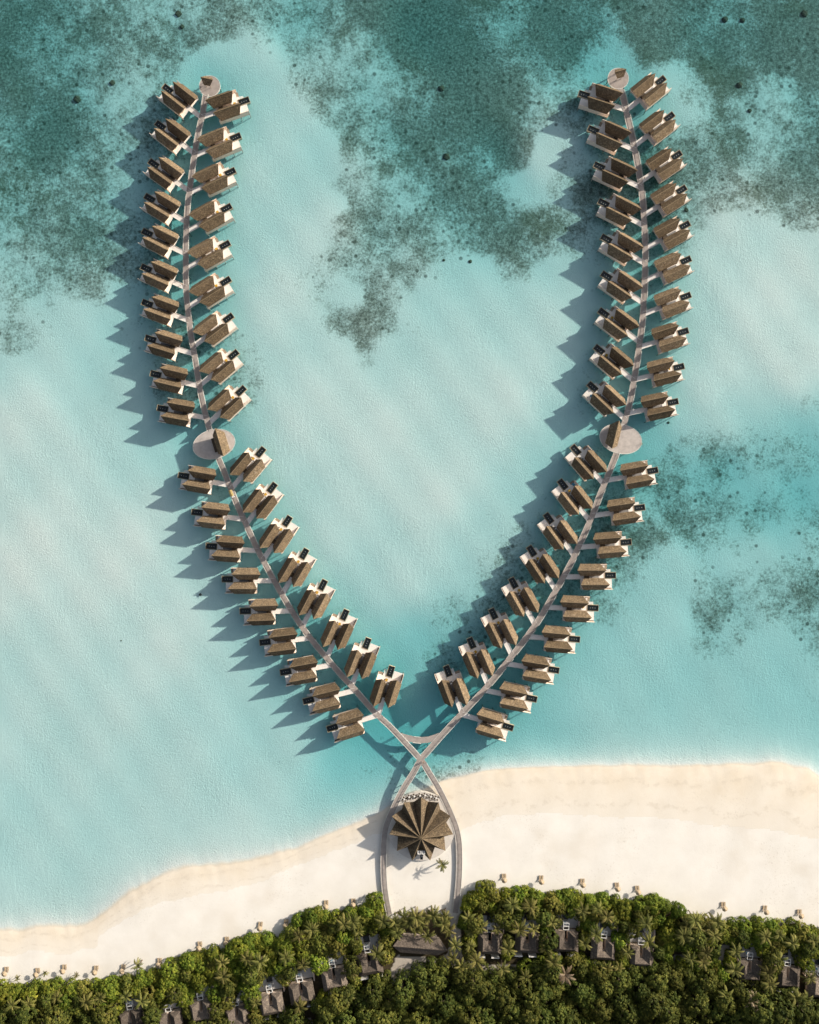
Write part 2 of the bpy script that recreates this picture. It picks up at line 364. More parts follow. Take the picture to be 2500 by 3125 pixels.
# ------------------------------------------------------------------ ground sheet: seabed, beach and island floor in one
def make_ground():
    xs = np.concatenate([[-2500, -1400, -800, -500, -340, -260, -215], np.arange(-185, 185.1, 0.75), [215, 260, 340, 500, 800, 1400, 2500]])
    ys = np.concatenate([[-2500, -1400, -800, -500, -340, -280, -245], np.arange(-222, 222.1, 0.75), [245, 280, 340, 500, 800, 1400, 2500]])
    X, Y = np.meshgrid(xs, ys)
    px = X / K + CX; py = CY - Y / K
    z, d, land = depth_at(px, py)
    coral = idw(CORAL, px, py, 22, 1.9)
    tt = np.clip((coral - .2) / .2, 0, 1) * np.clip((1150 - py) / 200, 0, 1)
    coral = coral + 0.05 * tt
    wavy = 7 * np.sin(px * .018) + 4 * np.sin(px * .047 + 1) + 3 * np.sin(px * .11)
    dryy = lerp_line(DRY, px) + wavy * 0.5
    shy = lerp_line(SHORE, px)
    t = (py - shy) / np.maximum(dryy - shy, 8)
    wet = np.where(t < 0, 1.0, np.where(t < 1, 1.0 - 0.62 * np.clip(t, 0, 1), 0.0))
    # a crisp change at the tide line
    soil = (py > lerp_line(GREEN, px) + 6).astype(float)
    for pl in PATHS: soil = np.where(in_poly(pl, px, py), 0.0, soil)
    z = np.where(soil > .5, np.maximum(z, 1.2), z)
    nx, ny = len(xs), len(ys)
    me = bpy.data.meshes.new('ground')
    co = np.stack([X, Y, z], -1).reshape(-1, 3)
    idx = np.arange(nx * ny).reshape(ny, nx)
    q = np.stack([idx[:-1, :-1], idx[:-1, 1:], idx[1:, 1:], idx[1:, :-1]], -1).reshape(-1, 4)
    me.vertices.add(len(co)); me.vertices.foreach_set('co', co.ravel())
    me.loops.add(q.size); me.loops.foreach_set('vertex_index', q.ravel().astype(np.int32))
    me.polygons.add(len(q))
    me.polygons.foreach_set('loop_start', np.arange(0, q.size, 4, dtype=np.int32))
    me.polygons.foreach_set('loop_total', np.full(len(q), 4, np.int32))
    me.polygons.foreach_set('use_smooth', np.ones(len(q), bool))
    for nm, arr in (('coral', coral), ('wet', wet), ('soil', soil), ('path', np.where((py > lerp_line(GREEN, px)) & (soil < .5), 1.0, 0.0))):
        a = me.attributes.new(nm, 'FLOAT', 'POINT'); a.data.foreach_set('value', arr.ravel().astype(np.float32))
    me.update()
    m, nt, b, out = mat_base('sand_and_reef')
    p = geo_pos(nt)
    sep = nd(nt, 'ShaderNodeSeparateXYZ'); nt.links.new(p, sep.inputs[0])
    zz = sep.outputs[2]
    cor, wt, so, pa = attr(nt, 'coral'), attr(nt, 'wet'), attr(nt, 'soil'), attr(nt, 'path')
    big = noise(nt, p, 0.035, 5, 0.6); mid = noise(nt, p, 0.20, 6, 0.7); fine = noise(nt, p, 1.05, 6, 0.75)
    # sand
    dry = ramp(nt, noise(nt, p, 0.12, 6, 0.65), [(0.3, (0.75, 0.72, 0.66)), (0.7, (0.82, 0.795, 0.74))])
    dry = mixc(nt, mrange(nt, noise(nt, p, 0.05, 4), 0.5, 0.75, 0, 0.35), dry, (0.62, 0.55, 0.45))
    wetc = ramp(nt, noise(nt, p, 0.10, 6, 0.7), [(0.3, (0.69, 0.61, 0.49)), (0.7, (0.77, 0.71, 0.61))])
    dryedge = mrange(nt, mth(nt, 'ADD', wt, mth(nt, 'MULTIPLY', mth(nt, 'SUBTRACT', mid, 0.5), 0.12)), 0.15, 0.24)
    wtn = mth(nt, 'ADD', wt, mth(nt, 'MULTIPLY', mth(nt, 'SUBTRACT', noise(nt, p, 0.09, 5, 0.7), 0.5), 0.42))
    def tide(c0, hw): return mth(nt, 'MULTIPLY', mrange(nt, mth(nt, 'ABSOLUTE', mth(nt, 'SUBTRACT', wtn, c0)), 0.0, hw, 1, 0), mrange(nt, noise(nt, p, 0.4, 4, 0.7), 0.42, 0.62))
    lines = mth(nt, 'MAXIMUM', tide(0.2, 0.045), mth(nt, 'MAXIMUM', mth(nt, 'MULTIPLY', tide(0.52, 0.05), 0.7), mth(nt, 'MULTIPLY', tide(0.80, 0.07), 0.8)))
    prints = mth(nt, 'MULTIPLY', mrange(nt, noise(nt, p, 1.4, 3, 0.7), 0.56, 0.68), mrange(nt, noise(nt, p, 0.045, 3, 0.6), 0.50, 0.62))
    sand = mixc(nt, mth(nt, 'MULTIPLY', dryedge, mrange(nt, wt, 0.2, 1.0, 0.45, 1.0)), dry, wetc)
    sea = ramp(nt, mth(nt, 'ADD', mth(nt, 'MULTIPLY', big, 0.6), mth(nt, 'MULTIPLY', mid, 0.4)),
               [(0.3, (0.74, 0.74, 0.715)), (0.5, (0.78, 0.78, 0.755)), (0.7, (0.82, 0.82, 0.795))])
    under = mrange(nt, zz, -0.25, 0.0, 1.0, 0.0)
    sand = mixc(nt, mth(nt, 'MULTIPLY', lines, 0.45), sand, (0.50, 0.43, 0.33))
    sand = mixc(nt, mth(nt, 'MULTIPLY', prints, 0.4), sand, (0.52, 0.47, 0.40))
    sand = mixc(nt, under, sand, sea)
    # reef cover
    nn = mth(nt, 'ADD', mth(nt, 'ADD', mth(nt, 'MULTIPLY', big, 0.8), mth(nt, 'MULTIPLY', mid, 0.7)), mth(nt, 'MULTIPLY', fine, 0.85))
    f = mth(nt, 'ADD', nn, mth(nt, 'MULTIPLY', mth(nt, 'SUBTRACT', cor, 0.5), 0.85))
    cov = mth(nt, 'MULTIPLY', mth(nt, 'MULTIPLY', mrange(nt, f, 1.01, 1.37), mrange(nt, cor, 0.03, 0.2)), under)
    reef = ramp(nt, noise(nt, p, 0.95, 6, 0.8), [(0.30, (0.055, 0.056, 0.046)), (0.45, (0.17, 0.17, 0.145)), (0.58, (0.34, 0.335, 0.295)), (0.70, (0.58, 0.57, 0.52))])
    reef = mixc(nt, mrange(nt, noise(nt, p, 0.028, 3), 0.5, 0.7, 0, 0.45), reef, (0.10, 0.115, 0.06))
    # scattered dark coral heads
    vo = nd(nt, 'ShaderNodeTexVoronoi'); vo.inputs['Scale'].default_value = 0.30; nt.links.new(p, vo.inputs['Vector'])
    sepc = nd(nt, 'ShaderNodeSeparateColor'); nt.links.new(vo.outputs['Color'], sepc.inputs[0])
    head = mth(nt, 'MULTIPLY', mrange(nt, vo.outputs['Distance'], 0.14, 0.30, 1, 0),
               mrange(nt, mth(nt, 'ADD', sepc.outputs[0], mth(nt, 'MULTIPLY', cor, 0.55)), 0.93, 0.97))
    head = mth(nt, 'MULTIPLY', mth(nt, 'MULTIPLY', head, mrange(nt, cor, 0.2, 0.4)), under)
    c = mixc(nt, cov, sand, reef)
    c = mixc(nt, mth(nt, 'MULTIPLY', head, 0.7), c, (0.05, 0.058, 0.042))
    pathc = ramp(nt, fine, [(0.3, (0.40, 0.36, 0.31)), (0.7, (0.52, 0.47, 0.41))])
    c = mixc(nt, pa, c, pathc)
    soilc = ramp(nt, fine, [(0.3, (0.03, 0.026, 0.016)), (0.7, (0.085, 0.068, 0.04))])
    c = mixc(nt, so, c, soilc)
    nt.links.new(c, b.inputs['Base Color'])
    b.inputs['Roughness'].default_value = 0.95; b.inputs['Specular IOR Level'].default_value = 0.05
    # rippled sand
    mp = nd(nt, 'ShaderNodeMapping'); mp.inputs['Scale'].default_value = (1.0, 0.8, 1.0); mp.inputs['Rotation'].default_value = (0, 0, 0.35)
    nt.links.new(p, mp.inputs[0])
    m2 = nd(nt, 'ShaderNodeMapping'); m2.inputs['Scale'].default_value = (0.85, 0.16, 1.0); m2.inputs['Rotation'].default_value = (0, 0, 0.5)
    nt.links.new(p, m2.inputs[0])
    patch = mrange(nt, noise(nt, p, 0.018, 3, 0.6), 0.40, 0.62)
    h1 = mth(nt, 'ADD', noise(nt, mp.outputs[0], 1.9, 4, 0.8), mth(nt, 'MULTIPLY', noise(nt, mp.outputs[0], 0.3, 3, 0.5), 0.12))
    h2 = mth(nt, 'MULTIPLY', noise(nt, m2.outputs[0], 1.0, 3, 0.6), mth(nt, 'MULTIPLY', patch, 0.45))
    h3 = mth(nt, 'MULTIPLY', prints, -0.5)
    h = mth(nt, 'ADD', mth(nt, 'ADD', h1, h2), h3)
    st = mth(nt, 'ADD', mth(nt, 'MULTIPLY', under, mrange(nt, noise(nt, p, 0.03, 3, 0.6), 0.35, 0.65, 0.32, 0.62)), 0.10)
    bump(nt, b, h, st, 0.42)
    me.materials.append(m)
    o = link('ground', me)
    tag(o, 'white sand beach and pale sandy seabed with dark reef patches', 'ground', kind='structure')
make_ground()

def make_water():
    mb = MB().box(-2500, 2500, -2500, 2500, -30, 0)
    m = bpy.data.materials.new('sea_water'); m.use_nodes = True
    nt = m.node_tree; nt.nodes.clear()
    out = nt.nodes.new('ShaderNodeOutputMaterial')
    tr = nd(nt, 'ShaderNodeBsdfTransparent')
    gl = nd(nt, 'ShaderNodeBsdfGlossy'); gl.inputs['Roughness'].default_value = 0.12
    p = geo_pos(nt)
    bp = nd(nt, 'ShaderNodeBump'); bp.inputs['Strength'].default_value = 0.5; bp.inputs['Distance'].default_value = 0.12
    nt.links.new(noise(nt, p, 1.3, 5, 0.6), bp.inputs['Height'])
    nt.links.new(bp.outputs[0], gl.inputs['Normal'])
    ge = nd(nt, 'ShaderNodeNewGeometry')
    dp = nd(nt, 'ShaderNodeVectorMath', operation='DOT_PRODUCT')
    nt.links.new(ge.outputs['Incoming'], dp.inputs[0]); nt.links.new(ge.outputs['Normal'], dp.inputs[1])
    om = mth(nt, 'SUBTRACT', 1.0, mth(nt, 'ABSOLUTE', dp.outputs['Value']), clamp=True)
    frs = mth(nt, 'ADD', 0.02, mth(nt, 'MULTIPLY', mth(nt, 'POWER', om, 5.0), 0.98))
    mx = nd(nt, 'ShaderNodeMixShader')
    nt.links.new(frs, mx.inputs[0]); nt.links.new(tr.outputs[0], mx.inputs[1]); nt.links.new(gl.outputs[0], mx.inputs[2])
    nt.links.new(mx.outputs[0], out.inputs['Surface'])
    va = nd(nt, 'ShaderNodeVolumeAbsorption')
    va.inputs['Color'].default_value = (0.21, 0.745, 0.785, 1); va.inputs['Density'].default_value = 0.285
    nt.links.new(va.outputs[0], out.inputs['Volume'])
    o = mb.build('water', m)
    tag(o, 'clear shallow turquoise lagoon water', 'water', kind='structure')
make_water()

# ------------------------------------------------------------------ gable roof with prow ends (ridge longer than eaves)
def prow_roof(mb, a0, a1, e0, e1, yc, hw, ze, zr, th=0.28, n=8):
    rows = []
    for k, (s0, s1, y, z) in enumerate([(e0, e1, yc - hw, ze), (a0, a1, yc, zr), (e0, e1, yc + hw, ze)]):
        rows.append([(s0 + (s1 - s0) * i / n, y, z) for i in range(n + 1)])
    low = [[(x + (0.1 if i == 0 else -0.1 if i == n else 0), y * 1.0, z - th) for i, (x, y, z) in enumerate(r)] for r in rows]
    vs = sum(rows, []) + sum(low, [])
    N = n + 1; L = 3 * N; fs = []
    for r in range(2):
        for i in range(n):
            a = r * N + i
            fs.append((a, a + 1, a + 1 + N, a + N))
            fs.append((L + a + N, L + a + 1 + N, L + a + 1, L + a))
    for i in range(n):
        fs.append((L + i, L + i + 1, i + 1, i)); a = 2 * N + i
        fs.append((a, a + 1, L + a + 1, L + a))
    for i in (0, n):
        for r in range(2):
            a = r * N + i; fs.append((a, a + N, L + a + N, L + a))
    mb.add(vs, fs)

def gable_body(mb, x0, x1, yc, hw, z0, ze, zr):
    pr = [(yc - hw, z0), (yc + hw, z0), (yc + hw, ze), (yc, zr), (yc - hw, ze)]
    vs = [(x, y, z) for x in (x0, x1) for y, z in pr]
    fs = [(4, 3, 2, 1, 0), (5, 6, 7, 8, 9)] + [(i, (i + 1) % 5, 5 + (i + 1) % 5, 5 + i) for i in range(5)]
    mb.add(vs, fs)

# ------------------------------------------------------------------ overwater villas
ZD = 1.80
def make_villa(s):
    Y = lambda l: -l * s
    root = empty('overwater_villa')
    def bx(mb, a0, a1, l0, l1, z0, z1): return mb.box(a0, a1, Y(l0), Y(l1), z0, z1)
    b = MB(); bx(b, -4.4, 2.9, -4.6, 0.85, ZD - 0.35, ZD - 0.03); bx(b, -4.35, 4.3, 0.85, 4.6, ZD - 0.35, ZD - 0.03)
    b.build('platform', M['white_deck'], root)
    b = MB(); bx(b, 2.9, 4.7, -4.6, 0.85, ZD - 0.3, ZD); bx(b, 4.7, 5.4, -2.75, -1.7, ZD - 0.3, ZD)
    b.build('terrace', M['white_deck'], root)
    b = MB(); bx(b, 4.3, 7.5, 0.95, 4.6, ZD - 0.3, ZD); b.build('sun_deck', M['white_deck'], root)
    # houses under the two roofs
    for yc, x0, x1 in ((-2.68, -4.1, 2.3), (2.7, -3.2, 3.6)):
        b = MB(); gable_body(b, x0, x1, Y(yc), 1.85, ZD - 0.02, 3.95, 6.1); b.build('wall', M['wall'], root)
    # privacy walls along the outer long sides
    b = MB(); bx(b, -4.35, 7.5, 4.6, 4.75, 1.0, 3.9); b.build('side_wall', M['wall'], root)
    b = MB(); bx(b, -4.4, 5.35, -4.75, -4.6, 1.0, 3.6); b.build('side_wall', M['wall'], root)
    b = MB(); bx(b, 4.7, 7.3, 4.28, 4.57, ZD, ZD + 0.45); b.build('bench', M['dark_wood'], root)
    for yc, dx in ((-2.68, -1.1), (2.7, 0.2)):
        b = MB(); prow_roof(b, -5.5 + dx, 5.4 + dx, -3.75 + dx, 3.7 + dx, Y(yc), 2.25, 3.85, 6.85)
        rf = b.build('thatch_roof', M['thatch'], root)
        b = MB(); b.box(-5.45 + dx, 5.35 + dx, Y(yc) - 0.09, Y(yc) + 0.09, 6.80, 6.93); b.build('ridge_cap', M['ridge'], rf)
    # courtyard between the roofs
    b = MB(); bx(b, -1.2, 2.9, -0.5, 0.5, ZD + 0.0, ZD + 0.06); b.build('courtyard_floor', M['glass_roof'], root)
    b = MB(); bx(b, -3.0, -1.3, -0.55, 0.55, ZD + 0.02, 3.0); b.build('entrance_box', M['dark_wood'], root)
    b = MB(); bx(b, 2.2, 2.42, -0.62, 0.62, 3.2, 3.4); b.build('beam', M['white'], root)
    # pool
    b = MB(); po = [(4.65, 9.1), (-1.65, 0.8)]
    w = 0.08
    bx(b, 4.72, 9.1, -1.65, -1.65 + w, 0.9, ZD + 0.16); bx(b, 4.72, 9.1, 0.8 - w, 0.8, 0.9, ZD + 0.16)
    bx(b, 9.1 - w, 9.1, -1.65 + w, 0.8 - w, 0.9, ZD + 0.155); bx(b, 4.72, 4.72 + w, -1.65 + w, 0.8 - w, 0.9, ZD + 0.155)
    bx(b, 4.72 + w, 9.1 - w, -1.65 + w, 0.8 - w, 0.85, 0.95)
    pool = b.build('plunge_pool', M['rim'], root)
    b = MB(); q = 0.2
    for (x0, x1, l0, l1) in ((4.80, 9.02, -1.57, -1.57 + q), (4.80, 9.02, 0.72 - q, 0.72), (4.80, 4.80 + q, -1.57 + q, 0.72 - q), (9.02 - q, 9.02, -1.57 + q, 0.72 - q)):
        bx(b, x0, x1, l0, l1, 0.95, ZD + 0.03)
    b.build('pool_ledge', M['dark_wood'], pool)
    b = MB(); bx(b, 4.80 + q, 9.02 - q, -1.57 + q, 0.72 - q, 0.96, ZD - 0.12); b.build('pool_water', M['pool'], pool)
    for x in (6.0, 6.9, 7.8):
        b = MB(); b.tube((x, Y(-0.42), ZD - 0.13), (x, Y(-0.42), ZD - 0.08), 0.085, 0.085, 8); b.build('pool_light', M['white'], pool)
    # steps into the sea and the timber net deck
    b = MB()
    for i in range(6): bx(b, 5.42 + 0.3 * i, 5.64 + 0.3 * i, -2.72, -1.72, ZD - 0.12 - 0.1 * i, ZD - 0.02 - 0.1 * i)
    b.build('sea_steps', M['white_deck'], root)
    b = MB(); bx(b, 4.72, 5.7, -4.55, -2.8, ZD - 0.45, ZD - 0.3); b.build('lower_deck', M['brown_wood'], root)
    st = MB().tube((0, 0, -3.2), (0, 0, 1.45), 0.16, 0.16, 6).mesh('stilt', M['stilt'])
    for a, l in ((-4.0, -4.62), (0.0, -4.62), (4.9, -4.62), (-4.0, 4.66), (0.0, 4.66), (3.8, 4.66), (7.3, 4.66), (8.7, -0.4)):
        o = link('stilt', st, root); o.location = (a, Y(l), 0 if a < 8 else -0.55)
    b = MB(); bx(b, -1, 0, -0.75, 0.95, ZD - 0.22, ZD - 0.02); bx(b, -1, 0, -0.85, -0.74, ZD - 0.1, ZD + 0.12); bx(b, -1, 0, 0.94, 1.05, ZD - 0.1, ZD + 0.12)
    br = b.build('entry_bridge', M['white_deck'], root); br.location = (-4.40, 0, 0)
    return root

def cr(pts, step=1.5):
    P0 = [Vector(p) for p in pts]
    P0 = [P0[0] * 2 - P0[1]] + P0 + [P0[-1] * 2 - P0[-2]]
    res = []
    for i in range(1, len(P0) - 2):
        a, b, c, d = P0[i - 1:i + 3]
        n = max(1, int((c - b).length / step))
        for k in range(n):
            t = k / n
            res.append(0.5 * ((2 * b) + (c - a) * t + (2 * a - 5 * b + 4 * c - d) * t * t + (3 * b - a - 3 * c + d) * t ** 3))
    res.append(P0[-2]); return res

ZJ = 1.9
LEFT = cr([P(x, y, ZJ) for x, y in LEFT_PX]); RIGHT = cr([P(x, y, ZJ) for x, y in RIGHT_PX])

VIL = {'O': [(512, 272.3, .785), (490, 383.9, .765), (469.6, 500.3, .72), (457.3, 605.7, .605), (449.9, 711.2, .505), (447.1, 819.5, .446), (449.9, 926.7, .37),
             (459.8, 1035, .31), (475.8, 1142.3, .237), (496.7, 1247.1, .18), (560.8, 1452.2, .17), (602, 1563.7, .114), (645.7, 1667.1, .067), (694.6, 1767.5, .005),
             (749.1, 1864.7, -.035), (809.3, 1959.5, -.125), (872.1, 2049.9, -.18), (941.9, 2137.5, -.248), (1014.5, 2221, -.312)],
       'I': [(744.8, 309, .345), (718.8, 419.1, .415), (702.6, 525.8, .472), (691, 635.8, .545), (686.4, 748.3, .56), (688.7, 859.1, .637), (696.8, 971.4, .757),
             (712.6, 1083.2, .857), (735.1, 1193.3, .953), (795.2, 1379.9, 1.18), (830.4, 1488.8, 1.308), (876.4, 1590.6, 1.508), (928.1, 1690.3, 1.72),
             (984.9, 1785.4, 1.90), (1051.6, 1876.7, 2.22), (1119.5, 1963.6, 2.54), (1191.9, 2049.4, 3.15)],
       'L': [(1782.1, 289.3, .325), (1810.4, 397.1, .44), (1829, 508.4, .465), (1842.1, 620.3, .515), (1850.4, 729.7, .592), (1850.9, 842.9, .692), (1842.3, 955.7, .758),
             (1828.8, 1067.7, .847), (1808.4, 1181, .936), (1757.1, 1373.6, 1.13), (1717.7, 1478.4, 1.27), (1674.7, 1581.5, 1.378), (1622.9, 1681.5, 1.515),
             (1567.2, 1779.1, 1.80), (1505.7, 1873.2, 2.06), (1439.1, 1962.5, 2.33), (1366.8, 2047.8, 2.68)],
       'E': [(2015.7, 247.1, .81), (2042.3, 357.7, .775), (2064.8, 474.8, .675), (2079.3, 580.1, .63), (2089.7, 688.4, .54), (2092.7, 795.1, .455), (2092, 905, .385),
             (2084.6, 1012.9, .32), (2071.2, 1120.8, .25), (2053.1, 1227.6, .215), (1991.3, 1436.7, .178), (1951.4, 1549.6, .14), (1910.1, 1654.9, .075), (1862.4, 1755.9, 0.0),
             (1809.1, 1855.4, -.046), (1752.8, 1950.5, -.087), (1689.6, 2044.3, -.163), (1621.9, 2131.7, -.21), (1550, 2218, -.302)]}
SIDE = {'O': ('left', 'outer'), 'I': ('left', 'inner'), 'L': ('right', 'inner'), 'E': ('right', 'outer')}
POOL_A, POOL_L = 6.9, -0.42
protoR = make_villa(1); protoL = make_villa(-1)
used = {1: False, -1: False}
ENTRY = {'left': [], 'right': []}
VLOC = {}
def seg_hit(o, d, line):
    best = None
    for a, b in zip(line[:-1], line[1:]):
        e = b - a; den = d.x * (-e.y) + e.x * d.y
        if abs(den) < 1e-9: continue
        w = a - o
        t = (w.x * (-e.y) + e.x * w.y) / den; u = (d.x * w.y - d.y * w.x) / den
        if -0.02 <= u <= 1.02 and t > 0 and (best is None or t < best): best = t
    return best
for key, lst in VIL.items():
    arm, side = SIDE[key]
    s = 1 if key in 'IE' else -1
    line = LEFT if arm == 'left' else RIGHT
    for i, (px, py, sl) in enumerate(lst):
        ph = math.atan(sl)
        th = ph if s == 1 else PI - ph
        d = Vector((math.cos(th), math.sin(th), 0)); rt = Vector((d.y, -d.x, 0)) * s
        o0 = P(px, py, ZD) - d * POOL_A - rt * POOL_L
        o0.z = 0
        if not used[s]:
            v = protoR if s == 1 else protoL; used[s] = True
        else:
            v = copy_tree(protoR if s == 1 else protoL)
        v.location = o0; v.rotation_euler = (0, 0, th)
        tag(v, f'thatched twin-roof villa, {ordinal(i + 1)} from the sea tip along the {arm} jetty\'s {side} side', 'villa', 'overwater villas along the two jetties')
        st = o0 - d * 4.4; st.z = ZJ
        t = seg_hit(st + rt * 0.1, -d, line) or 5.5
        for ch in KIDS[v.name]:
            if ch.name.startswith('entry_bridge'): ch.scale = (t, 1, 1)
        ENTRY[arm].append(st + rt * 0.1 - d * t)
        VLOC[(key, i)] = (o0, d, rt, th)

# ------------------------------------------------------------------ jetties
OVAL = [(P(653, 1355.5, 2), 8.1, 5.55, R(14)), (P(1894.6, 1339.3, 2), 8.1, 5.55, R(-13))]
CIRC = [(P(640, 262.6, 2), 3.95, 3.95, 0), (P(1887, 239.4, 2), 3.95, 3.95, 0)]
def inside_deck(p, g=0.0):
    for c, a, b, t in OVAL + CIRC:
        q = p - c
        x = q.x * math.cos(t) + q.y * math.sin(t); y = -q.x * math.sin(t) + q.y * math.cos(t)
        if (x / (a + g)) ** 2 + (y / (b + g)) ** 2 < 1: return True
    return False
XING = P(1285, 2319, ZJ); LK = [P(1223, 2252, ZJ), P(1341, 2252, ZJ)]
def jetty(name, label, line, z, entries, east_sign):
    root = empty(name, (0, 0, 0))
    HW = 1.07; n = len(line)
    nrm = []
    for i in range(n):
        t = (line[min(i + 1, n - 1)] - line[max(i - 1, 0)]).normalized()
        nrm.append(Vector((-t.y, t.x, 0)))
    vs = []; fs = []
    for p, q in zip(line, nrm):
        for s_, zz in ((1, z), (-1, z), (-1, z - 0.3), (1, z - 0.3)): vs.append((p.x + q.x * HW * s_, p.y + q.y * HW * s_, zz))
    for i in range(n - 1):
        a = 4 * i; b = a + 4
        fs += [(a + 1, a, b, b + 1), (a + 2, a + 1, b + 1, b + 2), (a + 3, a + 2, b + 2, b + 3), (a, a + 3, b + 3, b)]
    fs += [(0, 1, 2, 3), (4 * n - 1, 4 * n - 2, 4 * n - 3, 4 * n - 4)]
    MB().add(vs, fs).build('deck', M['jetty'], root)
    for s_ in (1, -1):
        runs = []; cur = None
        for i in range(n - 1):
            mid = (line[i] + line[i + 1]) / 2
            a = line[i] + nrm[i] * (HW + 0.02) * s_; b = line[i + 1] + nrm[i + 1] * (HW + 0.02) * s_
            e = (a + b) / 2
            skip = inside_deck(mid, 0.3) or (e - XING).length < 1.9 or any((e - Vector((q.x, q.y, e.z))).length < 1.75 for q in entries)
            if skip: cur = None; continue
            if cur is None: cur = [i]; runs.append(cur)
            else: cur.append(i)
        for run in runs:
            mb = MB(); top = nrm[run[0]].x * s_ > 0
            for i in run:
                a = line[i] + nrm[i] * (HW + 0.02) * s_; b = line[i + 1] + nrm[i + 1] * (HW + 0.02) * s_
                if top:
                    a.z = b.z = z + 0.72; mb.bar(a, b, 0.11, 0.08)
                    mb.bar(Vector((a.x, a.y, z - 0.1)), Vector((a.x, a.y, z + 0.70)), 0.07, 0.07)
                    a.z = b.z = z + 0.03; mb.bar(a, b, 0.1, 0.12)
                else:
                    a.z = b.z = z + 0.02; mb.bar(a, b, 0.11, 0.14)
            mb.build('handrail' if top else 'kerb', M['rail'], root)
    pm = MB().tube((0, 0, -3.5), (0, 0, z - 0.25), 0.17, 0.17, 6).mesh('pile', M['stilt'])
    for i in range(2, n - 1, 10):
        for s_ in (0.85, -0.85):
            o = link('pile', pm, root); o.location = (line[i].x + nrm[i].x * s_, line[i].y + nrm[i].y * s_, 0)
    return tag(root, label, 'jetty')
jetty('jetty', 'long grey boardwalk jetty curving up the left side, joining the beach right of the pavilion', LEFT, ZJ, ENTRY['left'], 1)
jetty('jetty', 'long grey boardwalk jetty curving up the right side, joining the beach left of the pavilion', RIGHT, ZJ - 0.012, ENTRY['right'], 1)
lk = cr([P(x, y, ZJ) for x, y in [(1221, 2246), (1240, 2252), (1262, 2257), (1285, 2259.5), (1308, 2257.5), (1326, 2252), (1344, 2245)]])
root = empty('link_walkway')
vs = []; fs = []; n = len(lk)
kb = MB()
for i, p in enumerate(lk):
    t = (lk[min(i + 1, n - 1)] - lk[max(i - 1, 0)]).normalized(); q = Vector((-t.y, t.x, 0)) * 1.15
    for s_, zz in ((1, ZJ - 0.024), (-1, ZJ - 0.024), (-1, ZJ - .3), (1, ZJ - .3)): vs.append((p.x + q.x * s_, p.y + q.y * s_, zz))
    if 0 < i:
        for s_ in (1, -1):
            if 2 < i < n - 3: kb.bar(last[s_], p + q * s_ * 1.02, 0.16, 0.2)
    last = {1: p + q * 1.02, -1: p - q * 1.02}
for i in range(n - 1):
    a = 4 * i; b = a + 4
    fs += [(a + 1, a, b, b + 1), (a + 2, a + 1, b + 1, b + 2), (a + 3, a + 2, b + 2, b + 3), (a, a + 3, b + 3, b)]
MB().add(vs, fs).build('deck', M['jetty'], root); kb.build('kerb', M['rail'], root)
tag(root, 'short curved grey walkway linking the two jetties just above their crossing', 'walkway')

# ------------------------------------------------------------------ round and oval platforms with pavilions
def deck_platform(name, c, a, b, t, label):
    root = empty(name, (c.x, c.y, 0), t)
    n = 48
    poly = [(a * math.cos(2 * PI * i / n), b * math.sin(2 * PI * i / n)) for i in range(n)]
    MB().prism(poly, 1.5, 1.93).build('deck', M['jetty'] if a < 5 else M['pale_jetty'], root)
    rim = MB()
    for i in range(n):
        p, q = poly[i], poly[(i + 1) % n]
        rim.bar((p[0], p[1], 1.90), (q[0], q[1], 1.90), 0.16, 0.16)
    rim.build('rim', M['rail'], root)
    pm = MB().tube((0, 0, -3.5), (0, 0, 1.48), 0.2, 0.2, 6).mesh('pile', M['stilt'])
    for i in range(0, n, 6):
        o = link('pile', pm, root); o.location = (poly[i][0] * 0.9, poly[i][1] * 0.9, 0)
    return tag(root, label, 'platform')
M['pale_jetty'] = simple('pale_platform_planks', (0.47, 0.43, 0.40), 0.8, 0.2, 0.5, bs=0.1)
deck_platform('oval_platform', *OVAL[0], 'oval grey deck platform halfway along the left jetty')
deck_platform('oval_platform', *OVAL[1], 'oval grey deck platform halfway along the right jetty')
deck_platform('round_platform', *CIRC[0], 'round grey deck platform at the sea tip of the left jetty')
deck_platform('round_platform', *CIRC[1], 'round grey deck platform at the sea tip of the right jetty')

def shelter(name, px, py, z_ref, ang, L_r, L_e, hw, ze, zr, label, walls):
    c = P(px, py, z_ref)
    root = empty(name, (c.x, c.y, 0), ang)
    b = MB(); prow_roof(b, -L_r / 2, L_r / 2, -L_e / 2, L_e / 2, 0, hw, ze, zr)
    rf = b.build('thatch_roof', M['thatch'], root)
    MB().box(-L_r / 2 + .05, L_r / 2 - .05, -.08, .08, zr - .05, zr + .07).build('ridge_cap', M['ridge'], rf)
    pm = MB().tube((0, 0, 1.93), (0, 0, ze + 0.15), 0.11, 0.1, 6).mesh('post', M['brown_wood'])
    for x in (-L_e / 2 + .5, L_e / 2 - .5):
        for y in (-hw + .45, hw - .45):
            o = link('post', pm, root); o.location = (x, y, 0)
    if walls:
        b = MB(); gable_body(b, -L_e / 2 + .8, L_e / 2 - .8, -walls * 0.3, hw * .55, 1.93, ze, ze + 1.0); b.build('wall', M['wall'], root)
        if walls == -1:
          b = MB(); b.box(-2.7, 2.7, -walls * (hw + 1.15), -walls * (hw - .4), ze - 0.85, ze - 0.65); b.build('flat_canopy', M['dark_wood'], root)
    return tag(root, label, 'pavilion')
def ang_of(dx, dy): return math.atan2(-dy, dx)
shelter('thatch_pavilion', 675.5, 1351.5, 4.0, ang_of(110, 359) + PI, 10.9, 7.3, 2.3, 3.9, 6.9, 'thatched prow-roof pavilion on the oval platform of the left jetty', -1)
